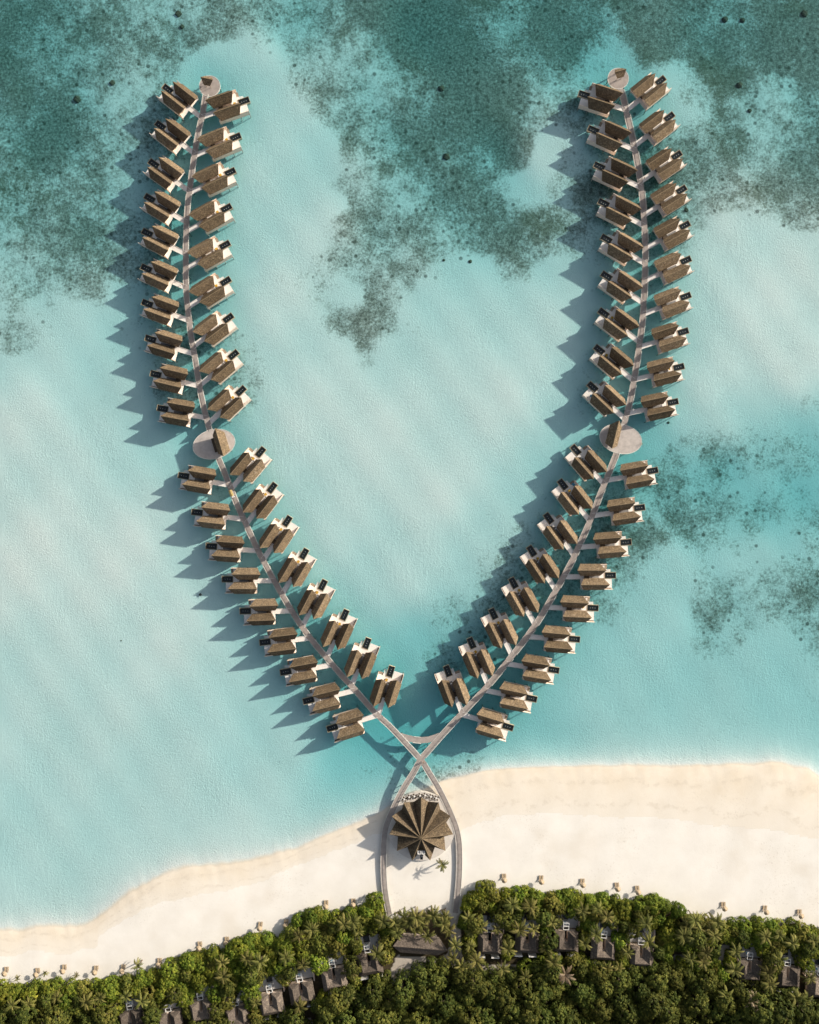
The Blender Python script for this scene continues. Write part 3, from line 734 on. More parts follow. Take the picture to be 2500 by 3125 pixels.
shelter('thatch_pavilion', 1873.2, 1328.5, 4.0, ang_of(-90, 360), 10.9, 7.3, 2.3, 3.9, 6.9, 'thatched prow-roof pavilion on the oval platform of the right jetty', 2)
shelter('thatch_shelter', 635.5, 249, 3.7, ang_of(161, 35), 4.7, 2.6, 1.65, 4.2, 5.9, 'small thatched four-post shelter on the round platform of the left jetty', 0)
shelter('thatch_shelter', 1889.5, 225.5, 3.7, ang_of(150, -42), 4.6, 2.6, 1.65, 4.2, 5.9, 'small thatched four-post shelter on the round platform of the right jetty', 0)

# ------------------------------------------------------------------ the star-roofed pavilion on the beach
PC = P(1285, 2511, 0)
def star_pavilion():
    root = empty('star_pavilion', (PC.x, PC.y, 0))
    def L(px, py): q = P(px, py, 1.86); return (q.x - PC.x, q.y - PC.y)
    arc = [(1216, 2449), (1228, 2432), (1247, 2423.5), (1265, 2418), (1283, 2416), (1302, 2418), (1320, 2422.5), (1340, 2430), (1354, 2456), (1370, 2489), (1383, 2524), (1391, 2552)]
    poly = [L(*p) for p in arc]
    for i in range(0, 33):
        t = R(-14) - i / 32 * R(152)
        poly.append((13.0 * math.cos(t), 13.0 * math.sin(t) - 0.6))
    poly += [L(1186, 2528), (L(1199, 2490))]
    MB().prism(poly, 0.3, 1.872).build('terrace', M['terrace'], root)
    N = 11; tips = []; val = []
    for i in range(N):
        a = PI / 2 - 2 * PI * i / N
        tips.append(Vector((12.0 * math.cos(a), 12.0 * math.sin(a), 6.5)))
        a -= PI / N
        val.append(Vector((9.6 * math.cos(a), 9.5 * math.sin(a), 3.1)))
    ap = Vector((0, -2.3, 8.7))
    b = MB(); S = 8
    for i in range(N):
        for (t0, t1) in ((tips[i], val[i]), (tips[i], val[i - 1])):
            vs = []; fs = []
            for k in range(S + 1):
                f = k / S
                vs += [ap.lerp(t0, f), ap.lerp(t1, f)]
            for k in range(S): fs.append((2 * k, 2 * k + 2, 2 * k + 3, 2 * k + 1))
            m_ = len(vs)
            vs += [v - Vector((0, 0, 0.3)) for v in vs]
            for k in range(S): fs.append((m_ + 2 * k + 1, m_ + 2 * k + 3, m_ + 2 * k + 2, m_ + 2 * k))
            fs.append((2 * S, 2 * S + 1, m_ + 2 * S + 1, m_ + 2 * S))
            b.add(vs, fs)
    rf = b.build('thatch_roof', M['star_thatch'], root)
    for i in range(N):
        MB().bar(ap.lerp(tips[i], 0.02) + Vector((0, 0, .03)), ap.lerp(tips[i], 0.995) + Vector((0, 0, .03)), 0.15, 0.1).build('ridge_cap', M['ridge'], rf)
    w = [(7.6 * math.cos(2 * PI * i / 22), 7.6 * math.sin(2 * PI * i / 22)) for i in range(22)]
    MB().prism(w, 1.872, 3.7).build('wall', M['wall'], root)
    cm = MB().tube((0, 0, 1.872), (0, 0, 6.6), 0.16, 0.13, 8).mesh('column', M['brown_wood'])
    for t in tips:
        o = link('column', cm, root); o.location = (t.x * .82, t.y * .82, 0)
    tag(root, 'large star-shaped thatched pavilion with eleven roof ridges on the beach', 'pavilion')
star_pavilion()
def vent(px, py, z, label):
    c = P(px, py, z); root = empty('ventilation_unit', c)
    b = MB()
    b.box(-.62, .62, -.62, -.42, -.6, .55); b.box(-.62, -.44, -.42, .6, -.6, .55); b.box(.44, .62, -.42, .6, -.6, .55)
    b.build('casing', M['white'], root); MB().box(-.44, .44, -.42, .55, -.6, .2).build('fan_box', M['metal'], root)
    tag(root, label, 'ventilation unit', 'white ventilation units on the star roof')
vent(1279.5, 2600.5, 6.5, 'left white box-shaped ventilation unit on the south slope of the star roof')
vent(1292, 2600.5, 6.5, 'right white box-shaped ventilation unit on the south slope of the star roof')
c = P(1287, 2612, 4.5)
root = empty('exhaust_duct', c); MB().box(-.5, .5, -1.3, .4, -.6, .25).build('duct', M['black'], root); MB().tube((0, .1, .25), (0, .1, .7), .3, .3, 10).build('chimney', M['metal'], root)
tag(root, 'black exhaust duct on the star roof below the white ventilation units', 'duct')

def make_dining():
    t = empty('dining_table')
    MB().tube((0, 0, .70), (0, 0, .75), .36, .36, 14).build('tabletop', M['white'], t); MB().tube((0, 0, 0), (0, 0, .70), .07, .07, 8).build('pedestal', M['black'], t)
    c = empty('dining_chair')
    MB().box(-.25, .25, -.25, .25, .42, .48).build('seat', M['dark_wood'], c); MB().box(.2, .26, -.25, .25, .48, .9).build('backrest', M['dark_wood'], c)
    lm = MB().box(-.03, .03, -.03, .03, 0, .42).mesh('leg', M['dark_wood'])
    for x in (-.2, .2):
        for y in (-.2, .2):
            o = link('leg', lm, c); o.location = (x, y, 0)
    return t, c
TB, CHR = make_dining()
TPOS = [(1234.5, 2437.6), (1249.5, 2431), (1265, 2428.4), (1282.5, 2426.5), (1298, 2425.5), (1315.6, 2429.5), (1332, 2434)]
first = True
for i, (x, y) in enumerate(TPOS):
    p = P(x, y, 1.872)
    t = TB if i == 0 else copy_tree(TB)
    t.location = p
    tag(t, f'white round dining table, {ordinal(i + 1)} from the left on the arc terrace above the pavilion', 'table', 'dining tables on the arc terrace')
    for k, nm in enumerate(('right', 'top', 'left', 'bottom')):
        ch = CHR if first else copy_tree(CHR)
        first = False
        a = k * PI / 2 + 0.4
        ch.location = p + Vector((math.cos(a) * .68, math.sin(a) * .68, 0)); ch.rotation_euler = (0, 0, a)
        tag(ch, f'dark dining chair on the {nm} side of the {ordinal(i + 1)} terrace table from the left', 'chair', 'dining chairs on the arc terrace')

# ------------------------------------------------------------------ small things on the decks
def daybed():
    r_ = empty('armchair')
    MB().box(-.42, .42, -.42, .42, .12, .42).build('cushion', M['yellow'], r_); MB().box(-.46, -.34, -.46, .46, .05, .8).build('backrest', M['yellow'], r_)
    MB().box(-.4, .4, -.4, .4, 0, .12).build('frame', M['dark_wood'], r_)
    return r_
DB = daybed(); first = True
for key, idxs in (('I', range(0, 17)), ('L', (6, 7, 10, 12, 13, 14, 15)), ('E', (8, 14))):
    for i in idxs:
        if key == 'I' and i in (6, 15): continue
        o0, d, rt, th = VLOC[(key, i)]
        q = DB if first else copy_tree(DB); first = False
        off = 3.35 + 0.25 * math.sin(i * 2.1)
        p = o0 + d * off + rt * (-0.75 + .2 * math.cos(i * 1.7)); p.z = ZD
        q.location = p; q.rotation_euler = (0, 0, th + 0.3 * math.sin(i))
        arm, side = SIDE[key]
        tag(q, f'yellow terrace armchair at the {ordinal(i + 1)} villa from the tip, {arm} jetty {side} side', 'armchair', 'yellow armchairs on villa terraces')
TBL = empty('side_table'); MB().tube((0, 0, .4), (0, 0, .46), .28, .28, 10).build('tabletop', M['dark_wood'], TBL); MB().tube((0, 0, 0), (0, 0, .4), .06, .06, 6).build('pedestal', M['black'], TBL)
first = True
for i in (9, 10, 11, 13, 14, 16):
    o0, d, rt, th = VLOC[('I', i)]
    q = TBL if first else copy_tree(TBL); first = False
    p = o0 + d * 3.3 + rt * -1.65; p.z = ZD; q.location = p
    tag(q, f'small dark side table beside the armchair, {ordinal(i + 1)} villa, left jetty inner side', 'side table', 'dark side tables on villa terraces')
for key, i, a, l, lab in (('L', 10, 4.2, -3.6, 'blue towel spread on the terrace of the eleventh villa, right jetty inner side'),
                          ('L', 8, 4.6, 2.3, 'blue towel on the sun deck of the ninth villa, right jetty inner side'),
                          ('O', 16, 4.1, -3.6, 'blue towel spread on the terrace of the seventeenth villa, left jetty outer side')):
    o0, d, rt, th = VLOC[(key, i)]
    b = MB()
    nx = 6
    vs = []; fs = []
    for yy in range(3):
        for xx in range(nx + 1): vs.append((-.8 + 1.6 * xx / nx, -.45 + .45 * yy, .03 + .025 * math.sin(xx * 1.9 + yy)))
    for yy in range(2):
        for xx in range(nx): q = yy * (nx + 1) + xx; fs.append((q, q + 1, q + nx + 2, q + nx + 1))
    o = b.add(vs, fs).build('towel', M['blue'])
    p = o0 + d * a + rt * l; p.z = ZD + .02; o.location = p; o.rotation_euler = (0, 0, th + .2)
    tag(o, lab, 'towel')

# buggy on the left jetty
def buggy():
    a = P(701, 1483, ZJ); b_ = P(715, 1519, ZJ)
    c = P(709.5, 1507, ZJ); ang = math.atan2(b_.y - a.y, b_.x - a.x)
    root = empty('golf_buggy', c, ang)
    b = MB(); b.box(-1.35, 1.0, -.55, .55, .3, .55); b.box(1.0, 1.5, -.55, .55, .3, .95); b.build('body', M['white'], root)
    b = MB(); b.box(-1.1, -.6, -.5, .5, .55, .8); b.box(-.1, .4, -.5, .5, .55, .8); b.build('seat', M['brown_wood'], root)
    b = MB(); prow_roof(b, -1.45, 1.0, -1.4, .95, 0, .68, 1.75, 1.98, .08); b.build('canopy', M['canopy'], root)
    for x in (-1.3, .9):
        for y in (-.5, .5):
            b = MB(); b.bar((x, y, .5), (x, y, 1.75), .05, .05); b.build('post', M['black'], root)
    wm = MB().tube((0, -.08, 0), (0, .08, 0), .25, .25, 12).mesh('wheel', M['black'])
    for x in (-.95, 1.0):
        for y in (-.52, .52):
            o = link('wheel', wm, root); o.location = (x, y, .26)
    tag(root, 'white golf buggy with straw-yellow canopy driving on the left jetty below the oval platform', 'golf buggy')
M['canopy'] = simple('straw_canopy', (0.42, 0.32, 0.13), 0.9, 0.35, 5, bs=.3)
buggy()

# people
def person(px, py, ang, label, stride, shirt, shorts):
    c = P(px, py, ZJ)
    root = empty('person', c, ang)
    J = {'pel': (0, 0, .92, .125), 'sp': (0.01, 0, 1.12, .12), 'ch': (.02, 0, 1.32, .14), 'nk': (.03, 0, 1.48, .055), 'hd': (.05, 0, 1.60, .095), 'tp': (.05, 0, 1.70, .075)}
    E = [('pel', 'sp'), ('sp', 'ch'), ('ch', 'nk'), ('nk', 'hd'), ('hd', 'tp')]
    for s_, n_ in ((1, 'l'), (-1, 'r')):
        st = stride * s_
        J['hp' + n_] = (0, .09 * s_, .88, .095); J['kn' + n_] = (st * .5 + .03, .10 * s_, .48, .062); J['an' + n_] = (st, .10 * s_, .09, .042); J['to' + n_] = (st + .16, .11 * s_, .04, .035)
        J['sh' + n_] = (.02, .19 * s_, 1.40, .062); J['el' + n_] = (-st * .4, .25 * s_, 1.13, .042); J['wr' + n_] = (-st * .7 + .08, .25 * s_, .90, .03)
        E += [('pel', 'hp' + n_), ('hp' + n_, 'kn' + n_), ('kn' + n_, 'an' + n_), ('an' + n_, 'to' + n_), ('ch', 'sh' + n_), ('sh' + n_, 'el' + n_), ('el' + n_, 'wr' + n_)]
        for k in range(4):
            J[f'f{n_}{k}'] = (-st * .7 + .10 + .015 * k, (.25 - .02) * s_ + .0, .80 - .01 * (k in (1, 2)) + .02 * k * 0, .009)
            J[f'f{n_}{k}'] = (-st * .7 + .065 + .02 * k, .245 * s_, .805 + .01 * abs(k - 1.5), .009)
            E.append(('wr' + n_, f'f{n_}{k}'))
        J['th' + n_] = (-st * .7 + .14, .22 * s_, .85, .01); E.append(('wr' + n_, 'th' + n_))
    names = list(J); idx = {k: i for i, k in enumerate(names)}
    def skinned(nm, keys, edges, mat, k=1.0):
        ii = {q: i for i, q in enumerate(keys)}
        me = bpy.data.meshes.new(nm); me.from_pydata([J[q][:3] for q in keys], [(ii[a], ii[b]) for a, b in edges], [])
        o = bpy.data.objects.new(nm, me); COL.objects.link(o)
        md = o.modifiers.new('s', 'SKIN'); 
        for i, q in enumerate(keys):
            r_ = J[q][3] * k; me.skin_vertices[0].data[i].radius = (r_, r_)
        me.skin_vertices[0].data[0].use_root = True
        o.modifiers.new('d', 'SUBSURF').levels = 1
        dg = bpy.context.evaluated_depsgraph_get()
        m2 = bpy.data.meshes.new_from_object(o.evaluated_get(dg))
        bpy.data.objects.remove(o)
        m2.materials.clear(); m2.materials.append(mat)
        m2.polygons.foreach_set('use_smooth', [True] * len(m2.polygons))
        return link(nm, m2, root)
    skinned('body', names, E, M['skin'])
    skinned('shirt', ['ch', 'sp', 'pel', 'shl', 'shr', 'ell', 'elr'], [('ch', 'sp'), ('sp', 'pel'), ('ch', 'shl'), ('ch', 'shr'), ('shl', 'ell'), ('shr', 'elr')], M[shirt], 1.14)
    skinned('shorts', ['pel', 'hpl', 'hpr', 'knl', 'knr'], [('pel', 'hpl'), ('pel', 'hpr'), ('hpl', 'knl'), ('hpr', 'knr')], M[shorts], 1.18)
    b = MB()
    for k in range(4):
        z0, z1 = 1.60 + .035 * k, 1.60 + .035 * (k + 1); r0, r1 = [.108, .108, .098, .075, .03][k:k + 2]
        b.tube((.03, 0, z0), (.03, 0, z1), r0, r1, 10)
    b.build('hair', M['hair'], root, True)
    tag(root, label, 'person', 'people on the jetties')
person(1288.5, 2323.5, 2.6, 'person in a white shirt walking at the crossing of the two jetties', .22, 'white', 'white')
person(1292.5, 2325, 2.6, 'person in a tan shirt walking right of the white-shirted one at the jetty crossing', -.22, 'canvas', 'shorts')
person(556, 868, 0.4, 'person in a tan shirt on the entry bridge of the sixth outer left villa', .2, 'canvas', 'shorts')
person(1964, 546, 0.6, 'person in a pale shirt on the entry bridge of the third outer right villa', -.2, 'shirt', 'shorts')

# lamp posts at bridge corners
def lamp():
    r_ = empty('lamp_post')
    MB().tube((0, 0, 0), (0, 0, 2.3), .06, .05, 8).build('pole', M['metal'], r_)
    b = MB(); n = 14
    for k in range(n):
        a0, a1 = 2 * PI * k / n, 2 * PI * (k + 1) / n
        b.bar((.24 * math.cos(a0), .24 * math.sin(a0), 2.35), (.24 * math.cos(a1), .24 * math.sin(a1), 2.35), .12, .12)
    b.build('lamp_ring', M['white'], r_)
    MB().bar((-.24, 0, 2.32), (.24, 0, 2.32), .05, .05).build('bracket', M['metal'], r_)
    return r_
LP = lamp()
for i, (x, y, lab) in enumerate(((1928, 1252.5, 'ring-topped lamp post at the tenth outer villa bridge of the right jetty'),
                                 (1430, 2178, 'ring-topped lamp post beside the last outer villa bridge of the right jetty'),
                                 (819, 1766, 'ring-topped lamp post on the fourteenth outer villa bridge of the left jetty'))):
    q = LP if i == 0 else copy_tree(LP); q.location = P(x, y, ZJ - .05); q.location.z = ZJ - .05
    tag(q, lab, 'lamp post', 'lamp posts on the jetties')

# ladder rail at the right oval platform, snorkeller-free; swimming ray
c = P(1957, 1355, 2)
root = empty('swim_ladder', (c.x, c.y, 0), R(-15))
b = MB()
for y in (-.3, .3): b.bar((-.2, y, 1.9), (-.2, y, 2.8), .06, .06); b.bar((-.2, y, 2.8), (.35, y, 2.7), .06, .06); b.bar((.35, y, 2.7), (.35, y, -.8), .06, .06)
b.build('handrail', M['yellow'], root)
b = MB()
for k in range(7): b.bar((.35, -.3, 1.7 - .4 * k), (.35, .3, 1.7 - .4 * k), .06, .05)
b.build('rung', M['metal'], root)
tag(root, 'yellow-railed swim ladder at the right edge of the right oval platform', 'ladder')
def ray():
    c = P(612, 1815, -.25); root = empty('ray', c, R(100))
    b = MB(); out = [(.62, 0), (.45, .22), (.28, .42), (-.05, .68), (-.22, .45), (-.42, .2), (-.5, .05), (-.5, -.05), (-.42, -.2), (-.22, -.45), (-.05, -.68), (.28, -.42), (.45, -.22)]
    vs = [(0.05, 0, .1)] + [(x, y, -.02 * abs(y) * 3) for x, y in out] + [(.05, 0, -.06)]; n = len(out)
    fs = [(0, 1 + i, 1 + (i + 1) % n) for i in range(n)] + [(n + 1, 1 + (i + 1) % n, 1 + i) for i in range(n)]
    b.add(vs, fs); b.tube((-.48, 0, 0), (-1.5, .12, .02), .03, .008, 6)
    b.build('body', M['ray'], root, True)
    tag(root, 'dark diamond-shaped ray swimming left of the fifteenth outer left villa', 'ray')
ray()

# lone coral heads
HEADS = [(343, 253, 11, 'dark round coral head on pale seabed left of the left jetty tip'), (1435, 798, 7, 'round coral head on sand below the central reef, larger of the two'),
         (1355, 794, 5.5, 'small coral head on sand below the central reef, left of the round one'), (2095, 641, 8, 'dark coral head just right of the fourth outer right villa'),
         (2212, 60, 12, 'dark coral head near the top edge, left of a close pair at upper right'), (2266, 62, 10, 'dark coral head near the top edge, right of a close pair at upper right'),
         (2455, 42, 13, 'dark coral head in the top right corner'), (2257, 260, 12, 'dark coral head right of the right jetty tip beside pale reef'),
         (2288, 338, 8, 'small coral head below the one right of the right jetty tip'), (1347, 270, 12, 'dark coral clump in the upper central reef'),
         (1363, 478, 13, 'dark coral clump in the middle of the central reef'), (545, 42, 13, 'broad coral head near the top edge above the left jetty'),
         (556, 82, 9, 'small coral head below the broad one above the left jetty'), (236, 303, 14, 'dark coral clump in the upper left reef'),
         (2040, 1290, 5, 'long dark coral head on sand right of the right oval platform'), (370, 1955, 3, 'tiny coral head on the pale sand at left')]
for x, y, r_, lab in HEADS:
    zb = float(depth_at(np.array([x * 1.0]), np.array([y * 1.0]))[0][0])
    rr = r_ * K * .8; c = P(x, y, zb)
    bm = bmesh.new(); bmesh.ops.create_icosphere(bm, subdivisions=3, radius=1)
    rs = random.Random(int(x)); ph = [rs.uniform(0, 6) for _ in range(6)]
    for v in bm.verts:
        f = 1 + .14 * math.sin(4 * v.co.x + ph[0]) * math.sin(5 * v.co.y + ph[1]) + .1 * math.sin(9 * v.co.x + ph[2]) * math.cos(8 * v.co.y + ph[3])
        v.co = Vector((v.co.x * rr * f, v.co.y * rr * f * rs.uniform(.97, 1.03), max(v.co.z, -.2) * min(rr, -zb * .75) * .55 * f))
    me = bpy.data.meshes.new('coral_head'); bm.to_mesh(me); bm.free(); me.materials.append(M['reef'])
    o = link('coral_head', me); o.location = c
    tag(o, lab, 'coral', 'lone coral heads')

# ------------------------------------------------------------------ beach parasols and loungers
def make_parasol():
    r_ = empty('beach_parasol')
    b = MB(); n = 7
    vs = [(0, 0, 2.75)] + [(1.28 * math.cos(2 * PI * i / n), 1.28 * math.sin(2 * PI * i / n), 2.1) for i in range(n)] + [(0, 0, 2.66)]
    fs = [(0, 1 + i, 1 + (i + 1) % n) for i in range(n)] + [(n + 1, 1 + (i + 1) % n, 1 + i) for i in range(n)]
    b.add(vs, fs).build('canopy', M['canvas'], r_)
    MB().tube((0, 0, 0), (0, 0, 2.7), .04, .035, 8).build('pole', M['brown_wood'], r_)
    MB().tube((0, 0, 0), (0, 0, .12), .3, .26, 10).build('base', M['stilt'], r_)
    return r_
def make_lounger():
    r_ = empty('sun_lounger')
    b = MB(); b.box(-.95, .45, -.33, .33, .24, .34); b.build('frame', M['brown_wood'], r_)
    b = MB(); b.box(-.92, .42, -.3, .3, .342, .42); b.build('mattress', M['canvas'], r_)
    b = MB(); vs = [(.45, -.32, .3), (.45, .32, .3), (1.0, .32, .66), (1.0, -.32, .66), (.45, -.32, .42), (.45, .32, .42), (.96, .32, .76), (.96, -.32, .76)]
    b.add(vs, [(3, 2, 1, 0), (4, 5, 6, 7), (0, 1, 5, 4), (1, 2, 6, 5), (2, 3, 7, 6), (3, 0, 4, 7)]).build('backrest', M['brown_wood'], r_)
    lm = MB().box(-.03, .03, -.03, .03, 0, .24).mesh('leg', M['brown_wood'])
    for x in (-.85, .4):
        for y in (-.28, .28):
            o = link('leg', lm, r_); o.location = (x, y, 0)
    return r_
PR, LG = make_parasol(), make_lounger()
PAR = [(11.6, 2974.6), (107.6, 2978), (189.5, 2967.4), (287, 2971), (370.3, 2967.4), (481.9, 2947.5), (605.8, 2896.7), (688.4, 2882.2), (791.7, 2836.2), (870.3, 2827.9),
       (993.8, 2770), (1077.2, 2764.5), (1539.9, 2688.4), (1654, 2693.8), (1780.8, 2703.6), (1887, 2715.6), (1949.3, 2725.4), (2213.8, 2775.4), (2341.3, 2786.2), (2447.5, 2798.2)]
def ground_z(px, py):
    z = depth_at(np.array([px * 1.0]), np.array([py * 1.0]))[0][0]
    return float(max(z, 1.2) if py > lerp_line(GREEN, px) + 6 else z)
fl = True
for i, (x, y) in enumerate(PAR):
    g = ground_z(x, y)
    q = PR if i == 0 else copy_tree(PR)
    p = P(x, y, 2.3 + g); p.z = g - 0.02; q.location = p; q.rotation_euler = (0, 0, i * .7); q.scale = (.88, .88, .92)
    tag(q, f'beige faceted beach parasol, {ordinal(i + 1)} of the beach row counted from the left', 'parasol', 'parasols along the top of the beach')
    for s_, nm in ((-1, 'left'), (1, 'right')):
        l = LG if fl else copy_tree(LG); fl = False
        l.location = p + Vector((.48 * s_ + .05, .85, .02)); l.rotation_euler = (0, 0, -PI / 2 + .12 * math.sin(i * 1.3))
        tag(l, f'brown lounger, {nm} one of the pair under the {ordinal(i + 1)} beach parasol from the left', 'sun lounger', 'loungers under the beach parasols')
for x, y, lab in ((1218, 2783, 'lounger on the sand at the left end of the palm clump below the pavilion'), (1320, 2775, 'lounger on the sand above the middle of the palm clump below the pavilion'),
                  (1353, 2776, 'lounger on the sand near the right end of the palm clump below the pavilion')):
    l = copy_tree(LG); l.location = P(x, y, ground_z(x, y)); l.rotation_euler = (0, 0, .3)
    tag(l, lab, 'sun lounger', 'loungers below the pavilion')

# ------------------------------------------------------------------ beach villas on the island
def make_bvilla():
    root = empty('beach_villa')
    b = MB()
    ex, ey0, ey1 = 4.7, -4.0, 3.9
    rx, ry0, ry1 = 2.75, -1.9, 2.6
    sx, sy0 = .62, -.3
    ze, zr, zs = 3.0, 5.0, 3.9
    o = [(-ex, ey0, ze), (ex, ey0, ze), (ex, ey1, ze), (-ex, ey1, ze)]
    r_ = [(-rx, ry0, zr), (rx, ry0, zr), (rx, ry1, zr), (-rx, ry1, zr)]
    s_ = [(-sx, sy0, zs), (sx, sy0, zs), (sx, ey1, zs - .6), (-sx, ey1, zs - .6)]
    fs = [(0, 1, 5, 4), (1, 2, 6, 5), (3, 0, 4, 7), (4, 5, 9, 8), (5, 6, 10, 9), (7, 4, 8, 11), (6, 2, 10), (3, 7, 11)]
    b.add(o + r_ + s_, fs)
    b.add([(x, y, z - .25) for x, y, z in o + r_ + s_], [tuple(reversed(f)) for f in fs])
    rf = b.build('thatch_roof', M['thatch_dark'], root)
    b = MB()
    for a, c in ((r_[0], r_[1]), (r_[1], r_[2]), (r_[0], r_[3]), (o[0], r_[0]), (o[1], r_[1])):
        b.bar(Vector(a) + Vector((0, 0, .04)), Vector(c) + Vector((0, 0, .04)), .14, .1)
    b.build('ridge_cap', M['thatch_dark'], rf)
    b = MB(); b.box(-4.0, -.7, -3.3, 3.2, 0, 2.95); b.box(.7, 4.0, -3.3, 3.2, 0, 2.95); b.box(-.7, .7, -3.3, -.5, 0, 2.9); b.build('wall', M['wall'], root)
    MB().box(-.62, .62, -.4, 3.9, .02, .1).build('courtyard_floor', M['black'], root)
    for x0, x1 in ((-4.4, -1.5), (.9, 3.9)):
        b = MB(); b.box(x0, x1, -6.0, -5.6, 0, 2.4); b.build('garden_wall', M['white'], root)
    for x in (-5.2, 5.2):
        b = MB(); b.box(x - .12, x + .12, 3.0, 9.2, 0, 1.8); b.build('garden_wall', M['wall'], root)
    b = MB()
    for x in (-1.0, 1.0): b.bar((x, 4.1, 2.6), (x, 6.6, 2.6), .18, .18)
    for y in (4.1, 5.4, 6.6): b.bar((-1.08, y, 2.64), (1.08, y, 2.64), .2, .14)
    b.build('pergola_frame', M['white'], root)
    pm = MB().bar((0, 0, 0), (0, 0, 2.55), .14, .14).mesh('pergola_post', M['white'])
    for x in (-1, 1):
        for y in (4.15, 6.55):
            q = link('pergola_post', pm, root); q.location = (x, y, 0)
    b = MB(); b.box(1.15, 4.9, 3.6, 9.0, .05, .2); b.box(-4.9, -1.15, 3.6, 9.0, .05, .2); b.box(-1.15, 1.15, 3.6, 6.7, .05, .2); b.build('garden_deck', M['grey_blue'], root)
    b = MB(); b.box(-1.1, 1.1, 6.75, 6.9, 0, .3); b.box(-1.1, 1.1, 9.0, 9.2, 0, .3); b.box(-1.1, -.95, 6.9, 9.0, 0, .3); b.box(.95, 1.1, 6.9, 9.0, 0, .3)
    pl = b.build('garden_pool', M['dark_wood'], root); MB().box(-.95, .95, 6.9, 9.0, 0, .15).build('pool_water', M['pool'], pl)
    return root
M['grey_blue'] = simple('grey_garden_deck', (0.42, 0.42, 0.42), .7, .1)
BV = make_bvilla()
db = empty('daybed'); MB().box(-.8, .8, -.95, .95, .2, .5).build('mattress', M['white'], db); MB().box(-.75, .1, -.2, .7, .505, .62).build('towel', M['blue'], db); MB().box(-.85, .85, -1, 1, 0, .2).build('frame', M['brown_wood'], db)
BPOS = [(402, 3112, 8), (520, 3118, 9), (618, 3082, 9), (726.4, 3100, 10), (829.7, 3060, 10), (922, 3027, 10), (1021.7, 2984, 10), (1128.6, 2938, 10),
        (1494.6, 2876, -2), (1608.7, 2872, -2), (1726.4, 2869, -2), (1840.6, 2894, -4), (1954.7, 2914, -3), (2286, 2960, -3), (2400, 2979, -4), (2500, 3008, -4)]
BW = []
for i, (x, y, a) in enumerate(BPOS):
    q = BV if i == 0 else copy_tree(BV)
    p = P(x, y, 3.5); p.z = 1.2
    q.location = p; q.rotation_euler = (0, 0, R(a))
    BW.append((p.copy(), R(a)))
    tag(q, f'grey hip-roofed beach villa with white pergola among trees, {ordinal(i + 1)} from the photo\'s left', 'villa', 'beach villas among the trees')
    e = db if i == 0 else copy_tree(db)
    e.location = p + Matrix.Rotation(R(a), 3, 'Z') @ Vector((0, 5.35, .2)); e.rotation_euler = (0, 0, R(a))
    tag(e, f'white daybed with blue towel under the pergola of the {ordinal(i + 1)} beach villa from the left', 'daybed', 'daybeds under the pergolas')
# long hall
c = P(1285, 2888, 5); ang = R(-4.4)
root = empty('thatched_hall', (c.x, c.y, 1.2), ang)
b = MB(); prow_roof(b, -10.5, 10.0, -7.5, 6.6, 0, 3.4, 2.9, 5.2); rf = b.build('thatch_roof', M['thatch_dark'], root)
MB().box(-10.3, 9.9, -.1, .1, 5.17, 5.3).build('ridge_cap', M['thatch_dark'], rf)
b = MB(); gable_body(b, -6.8, 5.9, 0, 2.7, 0, 3.0, 4.6); b.build('wall', M['wall'], root)
tag(root, 'long dark-thatched hall behind the palm clump between the jetty ends', 'hall')

